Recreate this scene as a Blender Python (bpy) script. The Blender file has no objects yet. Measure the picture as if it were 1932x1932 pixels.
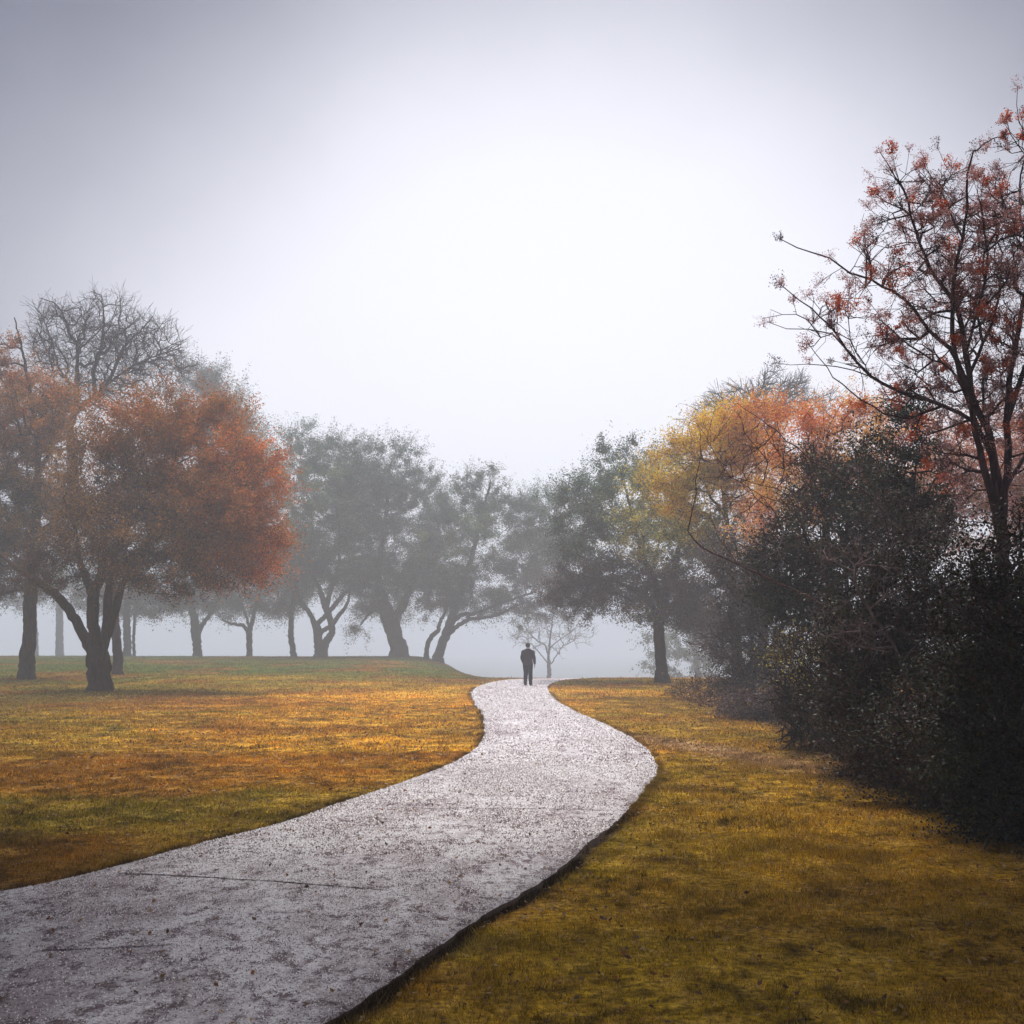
import bpy, math, random
import numpy as np
from mathutils import Vector

random.seed(7)
RNG = np.random.default_rng(11)
R = math.radians
scene = bpy.context.scene

# ------------------------------------------------------------------ camera
EYE = 1.65
F = 2120.0            # focal length in pixels of a 1932 px wide picture
W2 = 966.0
PITCH = math.atan(252.0 / F)
cam_data = bpy.data.cameras.new('camera')
cam_data.sensor_width = 36.0
cam_data.lens = 36.0 * F / 1932.0
cam_data.clip_start = 0.05
cam_data.clip_end = 6000
cam = bpy.data.objects.new('camera', cam_data)
scene.collection.objects.link(cam)
cam.location = (0, 0, EYE)
cam.rotation_euler = (R(90) + PITCH, 0, 0)
scene.camera = cam

# ------------------------------------------------------------------ sky and sun
SUN_ELEV, SUN_AZ = 72.0, 8.0        # degrees; azimuth measured from +Y towards +X
world = bpy.data.worlds.new("World")
scene.world = world
world.use_nodes = True
nt = world.node_tree
nt.nodes.clear()
N = nt.nodes.new
L = nt.links.new
out = N('ShaderNodeOutputWorld')
sky = N('ShaderNodeTexSky')
sky.sky_type = 'NISHITA'
sky.sun_disc = False
sky.sun_elevation = R(SUN_ELEV)
sky.sun_rotation = R(SUN_AZ)
sky.air_density = 1.2
sky.dust_density = 2.0
bg1 = N('ShaderNodeBackground')
bg1.inputs['Strength'].default_value = 0.05
L(sky.outputs[0], bg1.inputs['Color'])
# the fog bank overhead: brighter low ahead and again towards the zenith
tc = N('ShaderNodeTexCoord')
nrm = N('ShaderNodeVectorMath'); nrm.operation = 'NORMALIZE'
L(tc.outputs['Generated'], nrm.inputs[0])
dot = N('ShaderNodeVectorMath'); dot.operation = 'DOT_PRODUCT'
ge, ga = R(5.0), R(2.5)
dot.inputs[1].default_value = (math.sin(ga) * math.cos(ge), math.cos(ga) * math.cos(ge), math.sin(ge))
L(nrm.outputs[0], dot.inputs[0])
ac = N('ShaderNodeMath'); ac.operation = 'ARCCOSINE'
L(dot.outputs['Value'], ac.inputs[0])
cn = N('ShaderNodeTexNoise'); cn.inputs['Scale'].default_value = 2.2; cn.inputs['Detail'].default_value = 5
L(nrm.outputs[0], cn.inputs['Vector'])
ns = N('ShaderNodeMath'); ns.operation = 'MULTIPLY_ADD'; ns.inputs[1].default_value = 0.16; ns.inputs[2].default_value = -0.08
L(cn.outputs['Fac'], ns.inputs[0])
ad = N('ShaderNodeMath'); ad.operation = 'ADD'
L(ac.outputs[0], ad.inputs[0]); L(ns.outputs[0], ad.inputs[1])
dv = N('ShaderNodeMath'); dv.operation = 'DIVIDE'; dv.inputs[1].default_value = R(90)
L(ad.outputs[0], dv.inputs[0])
rp = N('ShaderNodeValToRGB')
cr = rp.color_ramp
cr.interpolation = 'B_SPLINE'
SKY_RAMP = [(0.0, (0.77, 0.77, 0.84)), (0.21, (0.76, 0.76, 0.83)), (0.29, (0.48, 0.48, 0.54)),
            (0.385, (0.10, 0.10, 0.145)), (0.50, (0.045, 0.047, 0.08)), (1.0, (0.055, 0.057, 0.09))]
cr.elements[0].position = SKY_RAMP[0][0]; cr.elements[0].color = SKY_RAMP[0][1] + (1,)
cr.elements[1].position = SKY_RAMP[-1][0]; cr.elements[1].color = SKY_RAMP[-1][1] + (1,)
for p, c in SKY_RAMP[1:-1]:
    e = cr.elements.new(p); e.color = c + (1,)
L(dv.outputs[0], rp.inputs[0])
sep = N('ShaderNodeSeparateXYZ'); L(nrm.outputs[0], sep.inputs[0])
zr = N('ShaderNodeMapRange'); zr.interpolation_type = 'SMOOTHSTEP'
zr.inputs['From Min'].default_value = 0.72; zr.inputs['From Max'].default_value = 1.0
zr.inputs['To Min'].default_value = 0.0; zr.inputs['To Max'].default_value = 2.0
L(sep.outputs['Z'], zr.inputs['Value'])
zc = N('ShaderNodeVectorMath'); zc.operation = 'SCALE'
zc.inputs[0].default_value = (0.95, 0.95, 1.0)
L(zr.outputs[0], zc.inputs['Scale'])
sm = N('ShaderNodeVectorMath'); sm.operation = 'ADD'
L(rp.outputs['Color'], sm.inputs[0]); L(zc.outputs[0], sm.inputs[1])
bg2 = N('ShaderNodeBackground')
L(sm.outputs[0], bg2.inputs['Color'])
bg2.inputs['Strength'].default_value = 1.1
add = N('ShaderNodeMixShader')       # the fog veils most of the clear sky
add.inputs[0].default_value = 0.85
L(bg1.outputs[0], add.inputs[1]); L(bg2.outputs[0], add.inputs[2])
L(add.outputs[0], out.inputs['Surface'])

sun_data = bpy.data.lights.new('sun', 'SUN')
sun_data.energy = 2.4
sun_data.angle = R(22)
sun_data.color = (1.0, 0.95, 0.88)
sun = bpy.data.objects.new('sun', sun_data)
scene.collection.objects.link(sun)
sd = Vector((math.sin(R(SUN_AZ)) * math.cos(R(SUN_ELEV)), math.cos(R(SUN_AZ)) * math.cos(R(SUN_ELEV)), math.sin(R(SUN_ELEV))))
sun.rotation_euler = sd.to_track_quat('Z', 'Y').to_euler()

scene.view_settings.view_transform = 'Standard'
scene.view_settings.look = 'None'
scene.view_settings.exposure = 0.62
scene.view_settings.gamma = 1.0
cy = scene.cycles
cy.max_bounces = 6
cy.diffuse_bounces = 3
cy.glossy_bounces = 2
cy.transmission_bounces = 3
cy.transparent_max_bounces = 4
cy.volume_bounces = 2
cy.use_denoising = True
cy.caustics_reflective = False
cy.caustics_refractive = False

# ------------------------------------------------------------------ helpers
def link(o):
    scene.collection.objects.link(o)
    return o

def tag(o, label=None, cat=None, group=None, kind=None):
    if label: o['label'] = label
    if cat: o['category'] = cat
    if group: o['group'] = group
    if kind: o['kind'] = kind
    return o

def empty(name, loc):
    o = bpy.data.objects.new(name, None)
    o.empty_display_size = 0.3
    o.location = loc
    return link(o)

def np_mesh(name, verts, faces, mat, parent=None, smooth=False, col=None, origin=None):
    """verts (n,3), faces (m,k) with one k, or list of such arrays; col (n,4)"""
    verts = np.asarray(verts, dtype=np.float32)
    if origin is not None:
        verts = verts - np.asarray(origin, dtype=np.float32)
    fl = faces if isinstance(faces, list) else [faces]
    fl = [np.asarray(f, dtype=np.int32) for f in fl if len(f)]
    me = bpy.data.meshes.new(name)
    me.vertices.add(len(verts))
    me.vertices.foreach_set('co', verts.ravel())
    tot = np.concatenate([np.full(len(f), f.shape[1], dtype=np.int32) for f in fl])
    idx = np.concatenate([f.ravel() for f in fl])
    me.loops.add(len(idx))
    me.loops.foreach_set('vertex_index', idx)
    me.polygons.add(len(tot))
    st = np.zeros(len(tot), dtype=np.int32); st[1:] = np.cumsum(tot)[:-1]
    me.polygons.foreach_set('loop_start', st)
    try:
        me.polygons.foreach_set('loop_total', tot)
    except Exception:
        pass
    if smooth:
        me.polygons.foreach_set('use_smooth', np.ones(len(tot), dtype=bool))
    me.update(calc_edges=True)
    if col is not None:
        a = me.color_attributes.new('tint', 'FLOAT_COLOR', 'POINT')
        a.data.foreach_set('color', np.asarray(col, dtype=np.float32).ravel())
    me.materials.append(mat)
    o = bpy.data.objects.new(name, me)
    link(o)
    if parent is not None:
        o.parent = parent
    return o

def sstep(a, b, x):
    t = np.clip((x - a) / (b - a), 0, 1)
    return t * t * (3 - 2 * t)

_P = RNG.random((256, 256))
def vnoise(x, y):
    xi = np.floor(x).astype(int); yi = np.floor(y).astype(int)
    fx = x - xi; fy = y - yi
    fx = fx * fx * (3 - 2 * fx); fy = fy * fy * (3 - 2 * fy)
    a = _P[xi % 256, yi % 256]; b = _P[(xi + 1) % 256, yi % 256]
    c = _P[xi % 256, (yi + 1) % 256]; d = _P[(xi + 1) % 256, (yi + 1) % 256]
    return (a * (1 - fx) + b * fx) * (1 - fy) + (c * (1 - fx) + d * fx) * fy

def fbm(x, y, o=4):
    s = 0; a = 0.5; t = 0
    for k in range(o):
        s = s + a * vnoise(x * 2 ** k + 17 * k, y * 2 ** k + 31 * k); t += a; a *= 0.5
    return s / t

# ------------------------------------------------------------------ terrain shape
def zbase(x, y):
    x = np.asarray(x, float); y = np.asarray(y, float)
    lf = sstep(-0.8, -9.0, x) if False else sstep(0, 1, (-0.8 - x) / 8.2)
    z = 0.72 * sstep(36, 100, y) * lf
    z = z + 0.05 * sstep(6, -2, y) 
    yc = 52.5 + 43 * lf
    d = np.maximum(0, y - yc)
    drop = np.where(d < 25, 0.0015 * d * d, 0.9375 + 0.075 * (d - 25))
    z = z - 9.0 * np.tanh(drop / 9.0)
    # bank falling away gently under the bushes on the right
    z = z - 0.25 * sstep(4.5, 12, x) * sstep(60, 20, y) 
    return z

def zg(x, y):
    x = np.asarray(x, float); y = np.asarray(y, float)
    n = (fbm(x * 0.22 + 5, y * 0.22 + 9, 3) - 0.5) * 0.14
    n = n * np.clip(np.maximum(x - pr(y), pl(y) - x) / 2.5, 0, 1)
    return zbase(x, y) + n

def ray(u, v):
    a = (u - W2) / F; b = (W2 - v) / F
    c, s = math.cos(PITCH), math.sin(PITCH)
    return np.array([a, c - b * s, s + b * c])

def WP(u, v, Y):
    """the point at distance Y along the view axis seen at (u, v)"""
    d = ray(u, v)
    t = Y / d[1]
    return np.array([d[0] * t, Y, EYE + d[2] * t])

def flat(u, v):
    d = ray(u, v)
    t = EYE / -d[2]
    return d[0] * t, d[1] * t

# path edges, traced where they lie on the level ground
LE = [(0, 1685), (100, 1665), (260, 1625), (380, 1590), (500, 1562), (560, 1545), (640, 1515), (720, 1490),
      (800, 1462), (860, 1437), (900, 1412), (914, 1390), (912, 1360), (905, 1340), (890, 1322), (886, 1310),
      (895, 1298), (920, 1289), (950, 1283)]
RE = [(620, 1932), (700, 1880), (790, 1815), (880, 1745), (980, 1690), (1060, 1640), (1110, 1590), (1160, 1555),
      (1205, 1510), (1235, 1470), (1242, 1445), (1225, 1415), (1190, 1390), (1140, 1365), (1090, 1345),
      (1050, 1322), (1035, 1305), (1032, 1295), (1045, 1287), (1065, 1282)]
le = [flat(*p) for p in LE]; re_ = [flat(*p) for p in RE]
le = [(-11.0, -0.5), (-8.6, 3.0), (-5.6, 5.9)] + le + [(1.6, 62), (5.5, 72), (12, 90), (20, 110)]
re_ = [(-6.5, -2.0), (-3.4, 1.6), (-1.9, 3.4)] + re_ + [(4.6, 62), (8.6, 72), (15, 90), (23, 110)]
le = sorted(le, key=lambda p: p[1]); re_ = sorted(re_, key=lambda p: p[1])
_ly = np.array([p[1] for p in le]); _lx = np.array([p[0] for p in le])
_ry = np.array([p[1] for p in re_]); _rx = np.array([p[0] for p in re_])
def _sm(yy, xs, ys):
    # smoothed interpolation so the kerbless edge has no corners
    w = 0.035 * np.maximum(np.asarray(yy, float), 4)
    s = 0
    for k, g in ((-2, .1), (-1, .2), (0, .4), (1, .2), (2, .1)):
        s = s + g * np.interp(yy + k * w * 0.7, ys, xs)
    return s
def pl(y): return _sm(y, _lx, _ly)
def pr(y): return _sm(y, _rx, _ry)

def ground_at(u, v, ymax=140):
    """first hit of the view ray with the terrain"""
    d = ray(u, v)
    ys = np.linspace(4, ymax, 2600)
    t = ys / d[1]
    xs = d[0] * t; zs = EYE + d[2] * t
    h = zbase(xs, ys)
    k = np.argmax(zs <= h)
    if not (zs <= h).any():
        k = np.argmin(zs - h)
    return xs[k], ys[k], float(zg(xs[k], ys[k]))

# ------------------------------------------------------------------ materials
def new_mat(name):
    m = bpy.data.materials.new(name)
    m.use_nodes = True
    m.node_tree.nodes.clear()
    return m, m.node_tree.nodes.new, m.node_tree.links.new

def leaf_material(name, trans=0.45, rough=0.6, spec=0.2):
    m, N, L = new_mat(name)
    at = N('ShaderNodeAttribute'); at.attribute_name = 'tint'
    p = N('ShaderNodeBsdfPrincipled')
    p.inputs['Roughness'].default_value = rough
    p.inputs['Specular IOR Level'].default_value = spec
    L(at.outputs['Color'], p.inputs['Base Color'])
    t = N('ShaderNodeBsdfTranslucent')
    L(at.outputs['Color'], t.inputs['Color'])
    mx = N('ShaderNodeMixShader'); mx.inputs[0].default_value = trans
    L(p.outputs[0], mx.inputs[1]); L(t.outputs[0], mx.inputs[2])
    o = N('ShaderNodeOutputMaterial'); L(mx.outputs[0], o.inputs['Surface'])
    return m

def bark_material(name, c1, c2, scale=6.0, bump=0.5):
    m, N, L = new_mat(name)
    tc = N('ShaderNodeTexCoord')
    mp = N('ShaderNodeMapping'); mp.inputs['Scale'].default_value = (scale, scale, scale * 0.22)
    L(tc.outputs['Object'], mp.inputs[0])
    n1 = N('ShaderNodeTexNoise'); n1.inputs['Scale'].default_value = 2.2; n1.inputs['Detail'].default_value = 7
    n1.inputs['Distortion'].default_value = 0.6
    L(mp.outputs[0], n1.inputs['Vector'])
    n2 = N('ShaderNodeTexNoise'); n2.inputs['Scale'].default_value = 0.8; n2.inputs['Detail'].default_value = 3
    L(tc.outputs['Object'], n2.inputs['Vector'])
    r = N('ShaderNodeValToRGB')
    r.color_ramp.elements[0].position = 0.36; r.color_ramp.elements[0].color = c1 + (1,)
    r.color_ramp.elements[1].position = 0.66; r.color_ramp.elements[1].color = c2 + (1,)
    L(n1.outputs['Fac'], r.inputs[0])
    mx = N('ShaderNodeMix'); mx.data_type = 'RGBA'; mx.blend_type = 'MULTIPLY'
    mx.inputs['Factor'].default_value = 0.5
    L(r.outputs[0], mx.inputs['A']); L(n2.outputs['Fac'], mx.inputs['B'])
    p = N('ShaderNodeBsdfPrincipled'); p.inputs['Roughness'].default_value = 0.9
    p.inputs['Specular IOR Level'].default_value = 0.15
    L(mx.outputs['Result'], p.inputs['Base Color'])
    b = N('ShaderNodeBump'); b.inputs['Strength'].default_value = bump; b.inputs['Distance'].default_value = 0.04
    L(n1.outputs['Fac'], b.inputs['Height']); L(b.outputs[0], p.inputs['Normal'])
    o = N('ShaderNodeOutputMaterial'); L(p.outputs[0], o.inputs['Surface'])
    return m

def plain_material(name, c, rough=0.8, nscale=30, amt=0.3):
    m, N, L = new_mat(name)
    tc = N('ShaderNodeTexCoord')
    n1 = N('ShaderNodeTexNoise'); n1.inputs['Scale'].default_value = nscale; n1.inputs['Detail'].default_value = 4
    L(tc.outputs['Object'], n1.inputs['Vector'])
    r = N('ShaderNodeValToRGB')
    r.color_ramp.elements[0].position = 0.3
    r.color_ramp.elements[0].color = tuple(x * (1 - amt) for x in c) + (1,)
    r.color_ramp.elements[1].position = 0.7
    r.color_ramp.elements[1].color = tuple(min(1, x * (1 + amt)) for x in c) + (1,)
    L(n1.outputs['Fac'], r.inputs[0])
    p = N('ShaderNodeBsdfPrincipled'); p.inputs['Roughness'].default_value = rough
    p.inputs['Specular IOR Level'].default_value = 0.2
    L(r.outputs[0], p.inputs['Base Color'])
    o = N('ShaderNodeOutputMaterial'); L(p.outputs[0], o.inputs['Surface'])
    return m

LEAF = leaf_material('leaves')
WAXY = leaf_material('waxy_leaves', trans=0.2, rough=0.5, spec=0.3)
GRASSMAT = leaf_material('grass_blades', trans=0.25, rough=0.9, spec=0.0)
BARK = bark_material('bark_dark', (0.028, 0.018, 0.017), (0.095, 0.062, 0.055))
BARK_G = bark_material('bark_grey', (0.05, 0.04, 0.045), (0.16, 0.13, 0.13))
BARK_P = bark_material('bark_purple', (0.030, 0.018, 0.024), (0.10, 0.062, 0.072))

# ------------------------------------------------------------------ ground
def turf_colour(x, y):
    """colour of the dormant lawn: olive, ochre, rust and thin brown patches"""
    x = np.asarray(x, float); y = np.asarray(y, float)
    olive = np.array([0.165, 0.155, 0.012]); ochre = np.array([0.58, 0.31, 0.016])
    rust = np.array([0.34, 0.120, 0.014]); brown = np.array([0.095, 0.042, 0.012])
    green = np.array([0.095, 0.135, 0.010]); pink = np.array([0.42, 0.26, 0.14])
    a = fbm(x * 0.16 + 40, y * 0.16 + 3, 4)
    b = fbm(x * 0.35 + 11, y * 0.35 + 77, 4)
    c = fbm(x * 0.9 + 90, y * 0.9 + 20, 4)
    d = fbm(x * 2.6 + 3, y * 2.6 + 50, 3)
    def mix(p, q, t): return p * (1 - t[..., None]) + q * t[..., None]
    col = np.broadcast_to(ochre, x.shape + (3,)).copy()
    left = sstep(0, 1, (-x - 2.0) / 6.0)
    col = mix(col, np.broadcast_to(olive, col.shape), np.clip(sstep(0.42, 0.60, a) * 0.8, 0, 1))
    # greener far left and on the knoll
    leftness = sstep(0, 1, (-x / np.maximum(y, 3) - 0.22) / 0.2) 
    col = mix(col, np.broadcast_to(olive, col.shape), leftness * 0.9)
    col = mix(col, np.broadcast_to(green, col.shape), sstep(46, 62, y) * 0.95 * sstep(0, 1, (0.5 - x) / 3.0))
    # ochre glow of dry turf beside the bend
    g = np.exp(-(((x + 3.5) / 8.0) ** 2 + ((y - 30) / 15.0) ** 2))
    col = mix(col, np.broadcast_to(np.array([0.82, 0.42, 0.045]), col.shape), np.clip(g * 0.85 * sstep(0.3, 0.6, c + 0.12), 0, 1))
    col = mix(col, np.broadcast_to(rust, col.shape), sstep(0.50, 0.68, b) * 0.65)
    # right-hand lawn: olive gold
    rgt = sstep(0, 1, (x - pr(y)) / 0.6) 
    col = mix(col, np.broadcast_to(np.array([0.44, 0.27, 0.022]), col.shape), rgt * sstep(30, 12, y) * 0.65)
    # dusty pink worn strip
    t = np.exp(-((x - 3.3) / 1.15) ** 2 - ((y - 18.0 + 2.6 * (x - 3.2)) / 1.5) ** 2) * (x > pr(y))
    t = np.clip(t * 1.5 * (0.5 + b), 0, 1)
    col = mix(col, np.broadcast_to(pink, col.shape), np.clip(t * 0.9, 0, 1))
    # leaf litter and painted-in shadow band along the foot of the bushes
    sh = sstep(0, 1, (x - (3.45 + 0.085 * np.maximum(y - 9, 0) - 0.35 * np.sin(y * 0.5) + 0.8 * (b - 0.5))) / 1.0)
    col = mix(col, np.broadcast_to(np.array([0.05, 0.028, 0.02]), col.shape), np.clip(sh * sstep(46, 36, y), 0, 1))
    # corner shade painted into the turf at the near right, in reddish litter tones
    corner_shade = sstep(1.6, 4.2, x - 0.28 * (y - 5)) * sstep(13, 6, y) * (x > pr(y))
    col = mix(col, np.broadcast_to(np.array([0.075, 0.030, 0.014]), col.shape), np.clip(corner_shade * (0.35 + 1.3 * b), 0, 0.9))
    col = mix(col, np.broadcast_to(brown, col.shape), sstep(0.58, 0.74, c) * 0.5)
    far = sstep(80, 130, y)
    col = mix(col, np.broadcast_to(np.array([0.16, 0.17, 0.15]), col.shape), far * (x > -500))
    # tussocks: small dark tufts and bleached straw between them
    e1 = fbm(x * 8.5 + 61, y * 8.5 + 13, 3); e2 = fbm(x * 1.5 + 21, y * 1.5 + 63, 4)
    amt = sstep(45, 20, y)
    col = mix(col, np.broadcast_to(np.array([0.045, 0.030, 0.010]), col.shape), np.clip(sstep(0.54, 0.70, e1) * sstep(0.36, 0.56, e2) * 0.75 * amt, 0, 1))
    col = mix(col, col * 0 + np.array([0.52, 0.34, 0.11]), sstep(0.52, 0.34, e1) * 0.28 * amt)
    col = col * (0.50 + 1.0 * d)[..., None]
    # bare soil along the slab edges and in the old furrow
    so = soil_mask(x, y)
    col = mix(col, np.broadcast_to(np.array([0.028, 0.017, 0.012]), col.shape), so)
    return col

def furrow(x):
    return 28.0 + (-0.8 - x) * 1.30 + 0.35 * np.sin(x * 1.7)

def soil_mask(x, y):
    w = 0.03 + 0.13 * fbm(x * 2.5 + 5, y * 2.5 + 8, 3)
    dr = np.abs(x - pr(y) - 0.03) / w
    near = sstep(13, 9, y) * 0.9 + 0.25
    m = np.clip(1.4 - dr, 0, 1) * near
    dl = np.abs(x - pl(y) + 0.02) / (w * 0.5)
    m = np.maximum(m, np.clip(1.2 - dl, 0, 1) * 0.75)
    fy = furrow(x)
    fw = 0.20 + 0.16 * fbm(x * 0.8, x * 0 + 3, 2)
    m2 = np.clip(1.3 - np.abs(y - fy) / fw, 0, 1) * (x < pl(y)) * sstep(-14, -9, x)
    return np.clip(np.maximum(m, m2 * 0.9), 0, 1)

def axis(breaks):
    a = []
    for lo, hi, st in breaks:
        a += list(np.arange(lo, hi - 1e-6, st))
    a.append(breaks[-1][1])
    return np.array(a)

gx = axis([(-900, -200, 100), (-200, -60, 20), (-60, -22, 2), (-22, -9, 0.4), (-9, 9, 0.09), (9, 24, 0.4), (24, 60, 3), (60, 200, 20), (200, 900, 100)])
gy = axis([(-900, -200, 100), (-200, -20, 20), (-20, 3, 1.0), (3, 16, 0.08), (16, 36, 0.14), (36, 120, 0.5), (120, 200, 5), (200, 1000, 50)])
GX, GY = np.meshgrid(gx, gy)
GZ = zg(GX, GY)
xr_, xl_ = pr(GY), pl(GY)
inpath = (GX < xr_ - 0.02) & (GX > xl_ + 0.02)
GZ = GZ - np.where(inpath, 0.06, 0)
GZ = GZ - soil_mask(GX, GY) * 0.035
fine = (np.abs(GX) < 12) & (GY < 36) & (GY > 3)
GZ = GZ + np.where(fine & ~inpath, (fbm(GX * 1.7, GY * 1.7, 3) - 0.5) * 0.05 + (fbm(GX * 6, GY * 6, 2) - 0.5) * 0.018, 0)
ny, nx = GX.shape
ii = np.arange(nx * ny).reshape(ny, nx)
gf = np.stack([ii[:-1, :-1], ii[:-1, 1:], ii[1:, 1:], ii[1:, :-1]], -1).reshape(-1, 4)
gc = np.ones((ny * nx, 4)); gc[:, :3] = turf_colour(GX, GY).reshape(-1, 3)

def ground_material():
    m, N, L = new_mat('turf')
    at = N('ShaderNodeAttribute'); at.attribute_name = 'tint'
    tc = N('ShaderNodeTexCoord')
    n1 = N('ShaderNodeTexNoise'); n1.inputs['Scale'].default_value = 18; n1.inputs['Detail'].default_value = 6; n1.inputs['Roughness'].default_value = 0.7
    L(tc.outputs['Object'], n1.inputs['Vector'])
    n2 = N('ShaderNodeTexNoise'); n2.inputs['Scale'].default_value = 3.0; n2.inputs['Detail'].default_value = 5
    L(tc.outputs['Object'], n2.inputs['Vector'])
    r = N('ShaderNodeValToRGB')
    r.color_ramp.elements[0].position = 0.38; r.color_ramp.elements[0].color = (0.22, 0.19, 0.17, 1)
    r.color_ramp.elements[1].position = 0.62; r.color_ramp.elements[1].color = (1.6, 1.6, 1.6, 1)
    L(n1.outputs['Fac'], r.inputs[0])
    mx = N('ShaderNodeMix'); mx.data_type = 'RGBA'; mx.blend_type = 'MULTIPLY'; mx.inputs['Factor'].default_value = 0.85
    L(at.outputs['Color'], mx.inputs['A']); L(r.outputs[0], mx.inputs['B'])
    r2 = N('ShaderNodeValToRGB')
    r2.color_ramp.elements[0].position = 0.36; r2.color_ramp.elements[0].color = (0.55, 0.52, 0.50, 1)
    r2.color_ramp.elements[1].position = 0.60; r2.color_ramp.elements[1].color = (1.2, 1.2, 1.2, 1)
    L(n2.outputs['Fac'], r2.inputs[0])
    mx2 = N('ShaderNodeMix'); mx2.data_type = 'RGBA'; mx2.blend_type = 'MULTIPLY'; mx2.inputs['Factor'].default_value = 0.8
    L(mx.outputs['Result'], mx2.inputs['A']); L(r2.outputs[0], mx2.inputs['B'])
    p = N('ShaderNodeBsdfPrincipled'); p.inputs['Roughness'].default_value = 0.95
    p.inputs['Specular IOR Level'].default_value = 0.05
    L(mx2.outputs['Result'], p.inputs['Base Color'])
    b = N('ShaderNodeBump'); b.inputs['Strength'].default_value = 0.9; b.inputs['Distance'].default_value = 0.05
    L(n1.outputs['Fac'], b.inputs['Height']); L(b.outputs[0], p.inputs['Normal'])
    o = N('ShaderNodeOutputMaterial'); L(p.outputs[0], o.inputs['Surface'])
    return m

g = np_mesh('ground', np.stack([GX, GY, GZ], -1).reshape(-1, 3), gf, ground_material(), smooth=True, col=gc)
tag(g, 'rolling lawn of dormant ochre and olive turf around the path', kind='structure')

# ------------------------------------------------------------------ path slab
def path_material():
    m, N, L = new_mat('worn_concrete')
    tc = N('ShaderNodeTexCoord')
    def noise(sc, det, mapping=None, rough=0.6, dist=0.0):
        n = N('ShaderNodeTexNoise'); n.inputs['Scale'].default_value = sc; n.inputs['Detail'].default_value = det
        n.inputs['Roughness'].default_value = rough; n.inputs['Distortion'].default_value = dist
        if mapping:
            mp = N('ShaderNodeMapping'); mp.inputs['Scale'].default_value = mapping
            L(tc.outputs['Object'], mp.inputs[0]); L(mp.outputs[0], n.inputs['Vector'])
        else:
            L(tc.outputs['Object'], n.inputs['Vector'])
        return n
    def ramp(n, p0, c0, p1, c1):
        r = N('ShaderNodeValToRGB')
        r.color_ramp.elements[0].position = p0; r.color_ramp.elements[0].color = c0 + (1,)
        r.color_ramp.elements[1].position = p1; r.color_ramp.elements[1].color = c1 + (1,)
        L(n.outputs['Fac'], r.inputs[0]); return r
    def mult(a, b, f):
        mx = N('ShaderNodeMix'); mx.data_type = 'RGBA'; mx.blend_type = 'MULTIPLY'; mx.inputs['Factor'].default_value = f
        L(a, mx.inputs['A']); L(b, mx.inputs['B']); return mx.outputs['Result']
    grit = noise(95, 5, rough=0.8)
    base = ramp(grit, 0.34, (0.36, 0.33, 0.345), 0.56, (0.90, 0.87, 0.90))
    pits = noise(38, 5, rough=0.9)
    pr_ = ramp(pits, 0.40, (0.12, 0.08, 0.085), 0.47, (1, 1, 1))
    st = noise(0.7, 8, mapping=(1.2, 0.55, 1.0), rough=0.78, dist=0.2)
    sr = ramp(st, 0.42, (0.34, 0.25, 0.26), 0.56, (1, 1, 1))
    st2 = noise(5.0, 7, mapping=(1.2, 0.8, 1.0), rough=0.85)
    sr2 = ramp(st2, 0.42, (0.16, 0.09, 0.10), 0.50, (1, 1, 1))
    c = mult(base.outputs[0], pr_.outputs[0], 0.85)
    c = mult(c, sr.outputs[0], 0.75)
    c = mult(c, sr2.outputs[0], 0.85)
    p = N('ShaderNodeBsdfPrincipled'); p.inputs['Roughness'].default_value = 0.88
    p.inputs['Specular IOR Level'].default_value = 0.2
    L(c, p.inputs['Base Color'])
    b = N('ShaderNodeBump'); b.inputs['Strength'].default_value = 0.8; b.inputs['Distance'].default_value = 0.012
    L(pits.outputs['Fac'], b.inputs['Height']); L(b.outputs[0], p.inputs['Normal'])
    o = N('ShaderNodeOutputMaterial'); L(p.outputs[0], o.inputs['Surface'])
    return m

py = axis([(-0.5, 4, 0.25), (4, 16, 0.05), (16, 60, 0.15), (60, 110, 1.0)])
K = 14
rows = []
jit_l = (fbm(py * 5.0, py * 0 + 1, 3) - 0.5) * 0.05
jit_r = (fbm(py * 5.0, py * 0 + 9, 3) - 0.5) * 0.05
A = pl(py) + jit_l; B = pr(py) + jit_r
for k in range(K + 1):
    t = k / K
    x = A * (1 - t) + B * t
    rows.append(np.stack([x, py, zbase(x, py) + 0.004 + 0.022 * math.sin(math.pi * t)], -1))
low_l = np.stack([A - 0.01, py, zbase(A, py) - 0.12], -1)
low_r = np.stack([B + 0.01, py, zbase(B, py) - 0.12], -1)
rows = [low_l] + rows + [low_r]
V = np.stack(rows, 0)                        # (K+3, n, 3)
kk, nn = V.shape[:2]
ii = np.arange(kk * nn).reshape(kk, nn)
pf = np.stack([ii[:-1, :-1], ii[1:, :-1], ii[1:, 1:], ii[:-1, 1:]], -1).reshape(-1, 4)
path = np_mesh('path', V.reshape(-1, 3), pf, path_material())
path.data.materials.append(plain_material('soiled_edge', (0.05, 0.032, 0.026), 0.95))
for i_, pg in enumerate(path.data.polygons):
    if i_ < nn - 1 or i_ >= (kk - 2) * (nn - 1): pg.material_index = 1
tag(path, 'pale stained concrete footpath winding away over the crest', kind='structure')
dark = plain_material('joint_dirt', (0.045, 0.03, 0.03), 0.95)
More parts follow.
